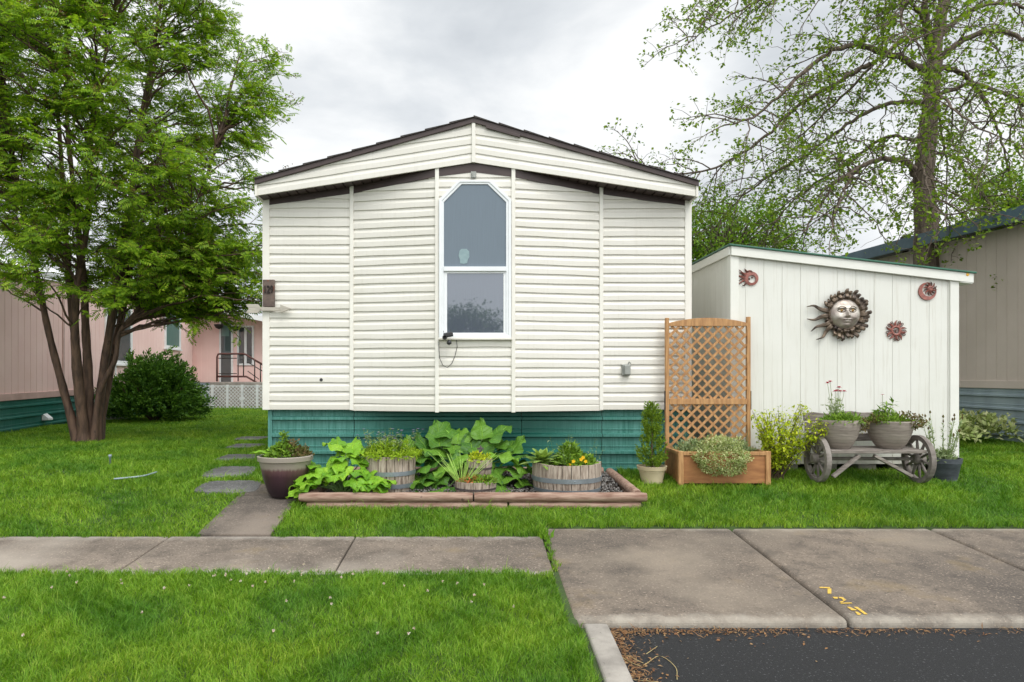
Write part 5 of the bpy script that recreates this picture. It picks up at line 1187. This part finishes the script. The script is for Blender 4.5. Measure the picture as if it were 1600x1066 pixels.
c = (xx(1215, 7.15), 7.2, gy(7.2)); tp = [at(a, b, Y) for a, b, Y in ((1178, 655, 7.1), (1188, 645, 7.2), (1197, 650, 7.1), (1215, 642, 7.2), (1230, 655, 7.1), (1248, 635, 7.2), (1255, 642, 7.2), (1275, 660, 7.0), (1290, 668, 6.95), (1240, 675, 7.0), (1205, 680, 7.), (1190, 672, 7.1), (1225, 690, 6.95), (1212, 702, 7.), (1250, 695, 7.), (1200, 700, 7.1), (1265, 675, 7.05), (1220, 668, 7.0), (1200, 665, 7.1))]
shrub('golden_shrub', 'loose yellow-green shrub between the trellis planter and the bench', c, tp, 72, M['yellowgreen'], .043, 46, .035)
# juniper
c = np.array([-7.2, 15.3, gy(15.3)]); t = plant('juniper_bush', 'dense dark green juniper bush in front of the pink house', 'shrub', c)
B = Bank(); n = 1150; d = rdir(n); d[:, 2] = np.abs(d[:, 2]); r = rng.uniform(.55, 1, n); lump = 1 + .14 * np.sin(d[:, 0] * 9) * np.sin(d[:, 1] * 8 + 1) + .1 * np.sin(d[:, 2] * 8)
P = c + (0, 0, .12) + d * np.array([.88, .9, 1.1]) * (r * lump)[:, None]; D = unit(d * (1, 1, .4) + rdir(n) * .35 + np.array([.25, 0, .25])); sprays(B, c, P, D, .34, 26, diamond(.22), .085); B.build('foliage', M['darkconifer'], t)
B = Bank()
for k in range(16): a = rng.uniform(0, 6.28); B.tube(np.array([c, c + (.4 * math.cos(a), .4 * math.sin(a), .3), c + (.8 * math.cos(a), .8 * math.sin(a), .75)]), np.array([.04, .03, .015]), 6)
B.build('stems', M['stembrown'], t)
# variegated ground cover by the taupe house
t = plant('groundcover_plant', 'pale variegated groundcover along the skirting of the taupe house', 'plant', (7.3, 10.3, gy(10.3))); B = Bank()
for k in range(18): mound(B, (rng.uniform(6.6, 7.95), rng.uniform(9.6, 11.6), gy(10.3) + .12), (.4, .4, .30), 330, LF, .085, .8, .5)
B.build('foliage', M['varieg'], t)

# ---------------------------------------------------------------- trees
def bez(a, m, b, n=8):
    s = np.linspace(0, 1, n)[:, None]; return (1 - s) ** 2 * a + 2 * s * (1 - s) * m + s * s * b
def catmull(P, sub=5):
    P = np.asarray(P, float); P = np.vstack([2 * P[0] - P[1], P, 2 * P[-1] - P[-2]]); out = []
    for i in range(1, len(P) - 2):
        for s in np.arange(sub) / sub:
            out.append(.5 * ((2 * P[i]) + (-P[i - 1] + P[i + 1]) * s + (2 * P[i - 1] - 5 * P[i] + 4 * P[i + 1] - P[i + 2]) * s * s + (-P[i - 1] + 3 * P[i] - 3 * P[i + 1] + P[i + 2]) * s ** 3))
    out.append(P[-2]); return np.array(out)
# multi-stemmed tree on the left lawn
M['rowan'] = gr([(.115, .235, .015), (.18, .34, .019), (.27, .44, .026), (.40, .54, .045)], trans=.5, rough=.5)
M['rowancl'] = gr([(.15, .12, .03), (.2, .11, .04), (.16, .17, .04)], trans=.3)
TY = 10.5; TC = np.array([xx(137, TY), TY, gy(TY)])
rowan = thing('multi_stemmed_tree', 'large leafy tree with many brown stems on the left lawn', 'tree', TC)
stems = [([(127, 692), (108, 605), (92, 520), (80, 430), (62, 300), (45, 150), (35, 0), (20, -150)], .082, -.5), ([(131, 692), (124, 610), (113, 520), (102, 420), (95, 330), (85, 200), (70, 60), (60, -100)], .098, .1),
         ([(140, 692), (142, 600), (140, 520), (138, 430), (130, 330), (120, 200), (125, 50), (130, -130)], .10, -.2), ([(145, 692), (150, 600), (160, 500), (172, 420), (178, 300), (185, 180), (200, 40), (215, -110)], .095, .5),
         ([(150, 692), (162, 590), (180, 480), (192, 390), (215, 280), (235, 160), (255, 40), (270, -60)], .09, -.1), ([(152, 665), (163, 615), (190, 565), (200, 522), (225, 492), (245, 462), (290, 395), (330, 320), (365, 230)], .06, -.5),
         ([(143, 692), (153, 560), (162, 450), (160, 340), (150, 180), (165, 20), (170, -160)], .09, 1.0), ([(139, 692), (140, 640), (141, 560), (152, 470), (185, 350), (205, 230), (250, 90)], .115, -.9)]
B = Bank(); SP = []
for q, r0, dy in stems:
    P = []
    for px, py in q:
        h = (692 - py) / 840; Yq = TY + dy * (.12 + 1.9 * h); P.append(at(px, py, TY) + (0, Yq - TY, 0))
    P[0][2] = TC[2] - .06
    P = catmull(P, 6); n = len(P); rr = r0 * np.interp(np.linspace(0, 1, n), [0, .06, .4, 1], [1.3, .74, .5, .11]); rr *= 1 + .06 * np.sin(np.arange(n) * 1.9 + dy * 7)
    B.tube(P, rr, 12); SP.append(P)
SPA = np.concatenate(SP)
PIN = pinnate(5); LB = Bank(); CB = Bank(); tw = Bank(); nc = 0
CE = np.array([xx(165, TY), TY, EYE + 4.0]); CRD = np.array([2.85, 2.5, 3.85]); lp = []; ld = []; ln_ = []; cl = []
while nc < 570:
    d = rdir(1)[0]; r = rng.uniform(.25, 1) ** .55; p = CE + d * CRD * r
    if p[2] < EYE + .92 + .5 * max(0, (1.5 - np.hypot(p[0] - TC[0], p[1] - TC[1])) / 1.5) or p[2] > EYE + 7.3: continue
    ppx = p[0] / p[1] * F + VX
    if ppx > 445: continue
    nc += 1
    if nc % 8 == 0: p = np.array([rng.uniform(-5.2, -2.95), TY + rng.uniform(-.6, .9), EYE + rng.uniform(.95, 2.1)])
    c_ = SPA[(SPA[:, 2] < p[2] - .25)]; c_ = c_[c_[:, 2] > EYE + .3] if (c_[:, 2] > EYE + .3).any() else c_
    w = np.linalg.norm((c_ - p) * (1, 1, .55), axis=1); b = c_[np.argmin(w + rng.uniform(0, .3, len(w)))]
    L0 = np.linalg.norm(p - b); m = b * .45 + p * .55 + np.array([0, 0, .16 * L0]) + rng.normal(size=3) * .07 * L0
    P = bez(b, m, p, 9); P[1:-1] += rng.normal(size=(7, 3)) * .012 * L0; B.tube(P, np.linspace(.008 + .007 * L0, .0045, 9), 5)
    out_ = unit((p - TC) * (1, 1, .25))
    for k in range(6):
        s = rng.uniform(.5, 1); b2 = P[int(s * 8)]; dd = unit(out_ * .55 + rdir(1)[0] * (1, 1, .55) + np.array([0, 0, .12])); l2 = rng.uniform(.25, .6); tip = b2 + dd * l2 + np.array([0, 0, -.05 * l2]); Q = bez(b2, (b2 + tip) / 2 + (0, 0, .06), tip, 5); B.tube(Q, np.linspace(.0045, .0022, 5), 4)
        kk = 6
        for j in range(kk):
            x = .25 + .75 * j / (kk - 1); pp = Q[min(4, int(x * 4))]; sd = unit(dd * .7 + np.cross(dd, (0, 0, 1)) * (1 if j % 2 else -1) * .8 + rdir(1)[0] * .45 + np.array([0, 0, -.32])); lp.append(pp); ld.append(sd); ln_.append(unit(np.array([0, 0, .62]) + out_ * .5 + np.array([0, -.25, 0]) + rdir(1)[0] * .6))
        if rng.uniform() < .28: cl.append(tip)
LB.leaves(*PIN, lp, ld, ln_, rng.uniform(.14, .215, len(lp)))
B.build('trunk', M['bark1'], rowan, True); LB.build('crown', M['rowan'], rowan)
CB = Bank()
for p in cl: k = 24; CB.leaves(*DI, p + rng.normal(size=(k, 3)) * (.05, .05, .018), rdir(k), np.array([0, 0, 1.]) + rdir(k) * .6, .03)
CB.build('seed_clusters', M['rowancl'], rowan)

# big sparse tree behind the shed
M['mapleleaf'] = gr([(.11, .20, .02), (.19, .31, .025), (.29, .41, .04), (.08, .16, .02)], trans=.42)
RY = 12.2; RC = np.array([xx(1452, RY), RY, gy(RY)])
big = thing('sparse_tree', 'tall tree with arching branches and sparse young leaves behind the shed', 'tree', RC)
B = Bank(); limbs = []
def limb(q, r0, r1, dy0=0., dy1=0., sides=9):
    P = []; n = len(q)
    for i, (px, py) in enumerate(q):
        Yq = RY + dy0 + (dy1 - dy0) * i / max(1, n - 1); P.append(at(px, py, RY) + (0, Yq - RY, 0))
    P = catmull(P, 6); k = len(P); P[1:-1] += rng.normal(size=(k - 2, 3)) * .012; B.tube(P, np.linspace(r0, r1, k) * (1 if sides > 12 else .78), sides); limbs.append((P, r0)); return P
tb = (588 + F * (EYE - RC[2]) / RY)
T = limb([(1452, tb + 6), (1449, 560), (1447, 410), (1446, 330), (1444, 270), (1452, 200), (1457, 130), (1462, 70), (1472, 10), (1480, -60), (1490, -160)], .235, .06, sides=16)
limb([(1428, 273), (1412, 262), (1375, 258), (1335, 268), (1300, 285), (1262, 310), (1235, 345), (1205, 385)], .075, .016, 0, -1.2)
limb([(1320, 275), (1290, 300), (1268, 330), (1242, 360), (1228, 385)], .04, .012, -.5, -1.6)
limb([(1445, 115), (1410, 100), (1365, 92), (1320, 86), (1270, 105), (1225, 140), (1185, 180), (1140, 215), (1100, 228)], .085, .014, 0, -1.0)
limb([(1365, 95), (1340, 108), (1300, 130), (1255, 160), (1205, 205), (1150, 240), (1085, 255), (1035, 250), (1002, 215)], .055, .008, .1, .9)
limb([(1452, 80), (1435, 40), (1420, 5), (1405, -40)], .09, .04, 0, -.6)
limb([(1425, 15), (1380, -8), (1320, 2), (1260, 15), (1190, 30), (1120, 45), (1080, 55), (1045, 38), (1030, 20)], .05, .008, -.5, -1.5)
limb([(1405, -40), (1350, -60), (1280, -40), (1210, -20), (1140, 10), (1090, 40)], .05, .01, -.4, .8)
limb([(1440, 160), (1395, 155), (1345, 180), (1300, 215), (1255, 240), (1200, 280), (1160, 330)], .055, .01, 0, 1.4)
limb([(1438, 220), (1400, 205), (1360, 235), (1320, 262), (1280, 300), (1250, 352)], .045, .01, 0, 1.8)
limb([(1462, 95), (1490, 72), (1530, 62), (1570, 85), (1605, 125), (1650, 190)], .075, .02, 0, -.8)
limb([(1462, 110), (1495, 100), (1535, 108), (1575, 140), (1610, 190), (1640, 260)], .07, .015, 0, .9)
limb([(1465, 60), (1510, 20), (1560, 5), (1620, 20), (1680, 70)], .06, .015, 0, 0)
limb([(1455, 150), (1500, 145), (1545, 180), (1580, 235), (1600, 290)], .05, .01, 0, -1.3)
limb([(1450, 175), (1480, 165), (1510, 200), (1535, 255), (1550, 310)], .04, .008, 0, 1.2)
limb([(1470, 20), (1500, -30), (1560, -70), (1650, -60)], .06, .02, 0, .5)
limb([(1448, 240), (1480, 250), (1505, 300), (1530, 345), (1545, 400)], .03, .006, 0, -.6)
limb([(1447, 300), (1475, 330), (1495, 365), (1520, 405), (1537, 440)], .025, .006, 0, -1.)
limb([(1440, 200), (1405, 240), (1380, 300), (1360, 350), (1345, 390)], .035, .007, 0, -2.2)
limb([(1440, 140), (1420, 180), (1395, 240), (1420, 310)], .045, .008, 0, -2.6)
limb([(1455, 60), (1400, 45), (1350, 60), (1310, 110), (1290, 170)], .05, .008, 0, -2.4)
limb([(1455, 40), (1415, 60), (1370, 110), (1320, 160), (1260, 190)], .05, .008, 0, 2.4)
lp = []; ld = []; ln_ = []; main = list(limbs)
def leafcl(p, k, spread):
    for _ in range(k): lp.append(p + rng.normal(size=3) * spread); ld.append(unit(rdir(1)[0] * (1, 1, .7) + np.array([0, 0, -.15]))); ln_.append(unit(np.array([0, 0, 1.]) + rdir(1)[0] * .7))
def twigs(P, step, l0, l1, gen, leafk):
    seg = np.linalg.norm(np.diff(P, axis=0), axis=1); L_ = seg.sum(); cum = np.concatenate([[0], np.cumsum(seg)]); u = rng.uniform(.1, .3) * (1 if gen else 1.6)
    while u < L_:
        i = min(len(P) - 2, np.searchsorted(cum, u) - 1); b = P[i] + (P[i + 1] - P[i]) * ((u - cum[i]) / (seg[i] + 1e-9)); tg = unit(P[i + 1] - P[i])
        d = unit(tg * .75 + rdir(1)[0] * .85 + np.array([0, 0, -.02 if gen == 0 else .06])); l = rng.uniform(l0, l1) * (1 - .3 * u / L_)
        m = b + d * l * .5 + np.array([0, 0, .12 * l]); tip = b + d * l + np.array([rng.normal() * .1 * l, rng.normal() * .1 * l, -(.16 if gen == 0 else .04) * l]); n = 8 if gen == 0 else 5
        Q = bez(b, m, tip, n); Q[1:] += rng.normal(size=(n - 1, 3)) * .018 * l
        B.tube(Q, np.linspace(.013 if gen == 0 else .0055, .004 if gen == 0 else .0022, n), 5 if gen == 0 else 3)
        if gen == 0: twigs(Q, .10, .16, .48, 1, leafk)
        leafcl(tip, rng.integers(3, 8), .035); leafcl(Q[n // 2], leafk if rng.uniform() < .6 else 0, .06)
        u += step * rng.uniform(.6, 1.5)
for P, r0 in main[1:]: twigs(P, .135, .6, 1.5, 0, 3); 
twigs(main[0][0][24:], .30, .3, 1.0, 0, 3)
LB = Bank(); LB.leaves(*leaf_shape(.33), lp, ld, ln_, rng.uniform(.045, .085, len(lp)))
B.build('trunk', M['bark2'], big, True); LB.build('crown', M['mapleleaf'], big)
# farther trees
def far_tree(name, label, c, rad, h, n, k, sz, mat, trunk=.2):
    t = thing(name, label, 'tree', c); B = Bank(); cc = np.array(c) + (0, 0, h); B.tube(np.array([c, np.array(c) + (.1, 0, h * .6), cc]), np.array([trunk, trunk * .8, trunk * .3]), 8); LB = Bank()
    for i in range(n):
        d = rdir(1)[0]; p = cc + d * np.array(rad) * rng.uniform(.35, 1) ** .6; B.tube(bez(cc - (0, 0, rad[2] * .5), (cc + p) / 2, p, 5), np.linspace(.05, .012, 5), 4)
        P = p + rng.normal(size=(k, 3)) * np.array(rad).mean() * .13; LB.leaves(*LF, P, rdir(k), np.array([0, 0, 1.]) + rdir(k) * .6, sz * rng.uniform(.6, 1.2, k))
    B.build('trunk', M['bark2'], t, True); LB.build('crown', mat, t); return t
M['farleaf'] = gr([(.08, .18, .014), (.14, .27, .018), (.22, .37, .025)], trans=.35)
far_tree('background_tree', 'dense green tree low behind the shed roof beside the cream home', (xx(1135, 20), 20, gy(20)), (2.2, 1.5, 1.35), 4.8, 150, 80, .12, M['farleaf'])
far_tree('background_tree', 'green tree top showing above the roof of the taupe house, far right', (xx(1585, 26), 26, gy(26)), (1.6, 1.5, 1.2), 7.7, 70, 80, .16, M['farleaf'])
far_tree('street_tree', 'round tree across the street, seen as a reflection in the lower window pane', (-.1, -17., 0), (1.8, 1.8, 1.9), 3.0, 150, 60, .17, M['farleaf'])

# ---------------------------------------------------------------- grass
def fbm(X, Y):
    return (np.sin(X * 2.1 + 1.3 * np.sin(Y * 1.7)) + np.sin(Y * 3.1 + X * 1.1 + 2) + .7 * np.sin(X * 6.3 + Y * 4.1) + .5 * np.sin(X * 13 - Y * 11 + 1)) / 3.2
def grass_points(y0, y1, dens):
    x0 = min(xx(-260, y1), -3) - .5; x1 = xx(1850, y1) + .5; n = int((x1 - x0) * (y1 - y0) * dens)
    X = rng.uniform(x0, x1, n); Y = rng.uniform(y0, y1, n)
    jx = .018 * np.sin(Y * 23 + X * 7) + .012 * np.sin(Y * 61); jy = .016 * np.sin(X * 19) + .012 * np.sin(X * 47 + 1)
    k = ~paved(X + jx, Y + jy, .022)
    k &= ~((X > HL + .06) & (X < HR) & (Y > 7.6) & (Y < 22)); k &= ~((X > X0) & (X < X1) & (Y > YS + .01) & (Y < YS + 2.4))
    k &= ~((X > -1.62) & (X < 1.58) & (Y > 6.3) & (Y < 7.6)); k &= ~((X > TX0) & (X < TX1) & (Y > YTF) & (Y < YT))
    k &= ~(X < -8.3 - .086 * (Y - 12)); k &= X < 8.2; k &= ~((X > .60) & (Y < 3.98)); k &= ~((X > .54) & (Y < 4.8) & (Y > 3.9))
    k &= ~((X > 5.9) & (Y > 8.9) & (Y < 9.2) & (X > 6.2)); k &= Y < 22.5
    for c_, r_ in ((GP, .17), (CC, .1), (PC, .11), (TC, .16)): k &= (X - c_[0]) ** 2 + (Y - c_[1]) ** 2 > r_ * r_
    for px, py, w, d in ((392, 686, .46, .56), (384, 698, .46, .54), (373, 716, .47, .50), (361, 738, .50, .50), (359, 762, .62, .38)):
        p = hit(px, py); k &= ~((np.abs(X - p[0] + jx * 2) < w / 2 - .035) & (np.abs(Y - p[1] + jy) < d / 2 - .03))
    pxs = X / Y * F + VX; k &= (pxs > -250) & (pxs < 1850)
    return X[k], Y[k]
GXs = []; GYs = []
edges = [2.9, 3.4, 3.9, 4.8, 5.6, 6.4, 7.3, 8.5, 10, 12, 15, 19, 22.5]
for a, b in zip(edges[:-1], edges[1:]):
    ym = (a + b) / 2; dens = min(22000, 20000 * (4.2 / ym) ** 1.7); X, Y = grass_points(a, b, dens); GXs.append(X); GYs.append(Y)
X = np.concatenate(GXs); Y = np.concatenate(GYs); n = len(X); print('blades', n)
fb = fbm(X, Y); f2 = np.sin(X * 3.7 + 2 * np.sin(Y * 2.9 + 1)) * np.sin(Y * 4.3 + 1.5 * np.sin(X * 3.1))
h = (.034 + .013 * fb + .010 * f2 + rng.normal(size=n) * .008).clip(.012, .085) * (rng.uniform(size=n) * .6 + .7)
h *= np.where(Y > 5.5, 1.25, 1.0)
tall = rng.uniform(size=n) < .012; h = np.where(tall, h * 2.1, h)
wd = (.0011 + .0008 * rng.uniform(size=n)) * np.clip(Y / 4.2, 1, 3.2)
tuft = 6.28 * np.sin(X * 8.3 + 2.1 * np.sin(Y * 6.1)) * np.sin(Y * 7.7 + 1.7 * np.sin(X * 5.3))
az = tuft + rng.normal(size=n) * 1.1; yaw = rng.uniform(0, 6.283, n)
lean = (.35 + .85 * rng.uniform(size=n)) * h
lx, ly = np.cos(az) * lean, np.sin(az) * lean; wxv, wyv = np.cos(yaw) * wd, np.sin(yaw) * wd
Z = gz(Y) - .012
V = np.zeros((n, 5, 3), np.float32)
V[:, 0] = np.stack([X - wxv, Y - wyv, Z], 1); V[:, 1] = np.stack([X + wxv, Y + wyv, Z], 1)
mx_, my_ = X + lx * .3, Y + ly * .3; mz = Z + h * .65
V[:, 2] = np.stack([mx_ + wxv * .8, my_ + wyv * .8, mz], 1); V[:, 3] = np.stack([mx_ - wxv * .8, my_ - wyv * .8, mz], 1)
V[:, 4] = np.stack([X + lx, Y + ly, Z + h * .95], 1)
b = np.arange(n)[:, None] * 5
g = np_obj('grass', V.reshape(-1, 3), [b + np.array([[0, 1, 2, 3]]), b + np.array([[3, 2, 4]])], M['grassblade'])
tag(g, 'short green mown grass of the lawns', 'grass', kind='stuff')
# clover heads
n = 42; X = rng.uniform(-3.4, .5, n); Y = 4.75 - np.abs(rng.normal(size=n)) * .55; k = Y > 3.2; X, Y = X[k], Y[k]; n2 = 20; X = np.concatenate([X, xx(430, 4.6) + rng.normal(size=n2) * .25]); Y = np.concatenate([Y, 4.62 + rng.normal(size=n2) * .07])
M['clover'] = gr([(.6, .58, .45), (.62, .42, .36), (.7, .7, .6)], trans=.2); B = Bank()
for x, y in zip(X, Y): k = 14; B.leaves(*diamond(.3), np.repeat(np.array([[x, y, gy(y) + .05]]), k, 0), rdir(k), rdir(k), .011)
tag(B.build('clover_flowers', M['clover']), 'small white clover heads dotted in the front lawn', 'flowers', kind='stuff')
# weeds in the driveway joint
B = Bank(); P0 = []
for k in range(45): y = rng.uniform(4.8, 5.7); P0.append((DX0 - .006 + rng.normal() * .006, y))
for k in range(40): P0.append((DX0 + rng.normal() * .02, 5.62 + rng.normal() * .05))
for x, y in P0: s = rng.uniform(.01, .045) if y < 5.5 else rng.uniform(.04, .11); d = unit(rdir(1)[0] * (1, 1, 0) * .5 + np.array([0, 0, 1.])); B.leaves(*DIN, [(x, y, plane(y) - .01)], [d], [rdir(1)[0]], s)
tag(B.build('joint_weeds', M['grassblade']), 'small green weeds growing in the driveway joint', 'weeds', kind='stuff')
# dry litter along the curb and the driveway's lip
M['litter'] = gr([(.22, .105, .04), (.30, .17, .075), (.15, .06, .025), (.36, .24, .12)], trans=.1); B = Bank()
n = 850; X = .78 + rng.exponential(1.5, n); Y = 3.965 - rng.exponential(.032, n); n2 = 420; X = np.concatenate([X, .775 + rng.exponential(.04, n2)]); Y = np.concatenate([Y, rng.uniform(2.9, 3.95, n2)]); k = (X < 4.6); X, Y = X[k], Y[k]; n = len(X)
zr = .0225 + .002
D = rdir(n) * (1, 1, .12); B.leaves(*diamond(.07), np.stack([X, Y, np.full(n, zr + .004) + rng.uniform(0, .010, n)], 1), D, np.array([0, 0, 1.]) + rdir(n) * .3, rng.uniform(.015, .05, n))
n = 420; X = np.concatenate([.775 + rng.exponential(.05, 230), .8 + rng.exponential(1.2, 190)]); Y = np.concatenate([rng.uniform(2.9, 3.95, 230), 3.95 - rng.exponential(.05, 190)]); B.leaves(*LF, np.stack([X, Y, np.full(n, zr + .006)], 1), rdir(n) * (1, 1, .15), np.array([0, 0, 1.]) + rdir(n) * .5, rng.uniform(.012, .032, n))
tag(B.build('leaf_litter', M['litter']), 'dry brown needles and leaf bits along the driveway lip', 'litter', kind='stuff')
M['straw'] = pm('straw', (.45, .36, .16), None, 10, .7); mb = MB()
for q in (((960, 1020), (1000, 1040), (1030, 1025), (1055, 1042), (1058, 1062)), ((975, 1022), (1005, 1036)), ((1010, 1022), (1027, 1010)), ((990, 1062), (1028, 1066))):
    P = []
    for px, py in q: Yq = F * (EYE - .03) / (py - VY); P.append((xx(px, Yq), Yq, .03))
    mb.tube(catmull(P, 5) if len(P) > 2 else P, .0018, 5)
tag(mb.build('straw_stalk', M['straw'], smooth=True), 'long dry straw stalks lying on the asphalt beside the curb', 'straw', kind='stuff')
# hose and sprinkler stub in the left lawn
mb = MB(); P = [hit(a, b) + (0, 0, .030) for a, b in ((178, 753), (200, 751), (225, 748), (245, 742))]; mb.tube(catmull(P, 5), .009, 8); tag(mb.build('hose', M['blueskirt'], smooth=True), 'short grey hose length lying in the left lawn', 'hose')
c = hit(172, 728); mb = MB(); mb.tube([c, c + (0, 0, .10), c + (0, 0, .105), c + (0, 0, .13)], [.012, .012, .02, .018], 8); tag(mb.build('sprinkler', M['blueskirt'], smooth=True), 'small grey sprinkler stub standing in the left lawn', 'sprinkler')
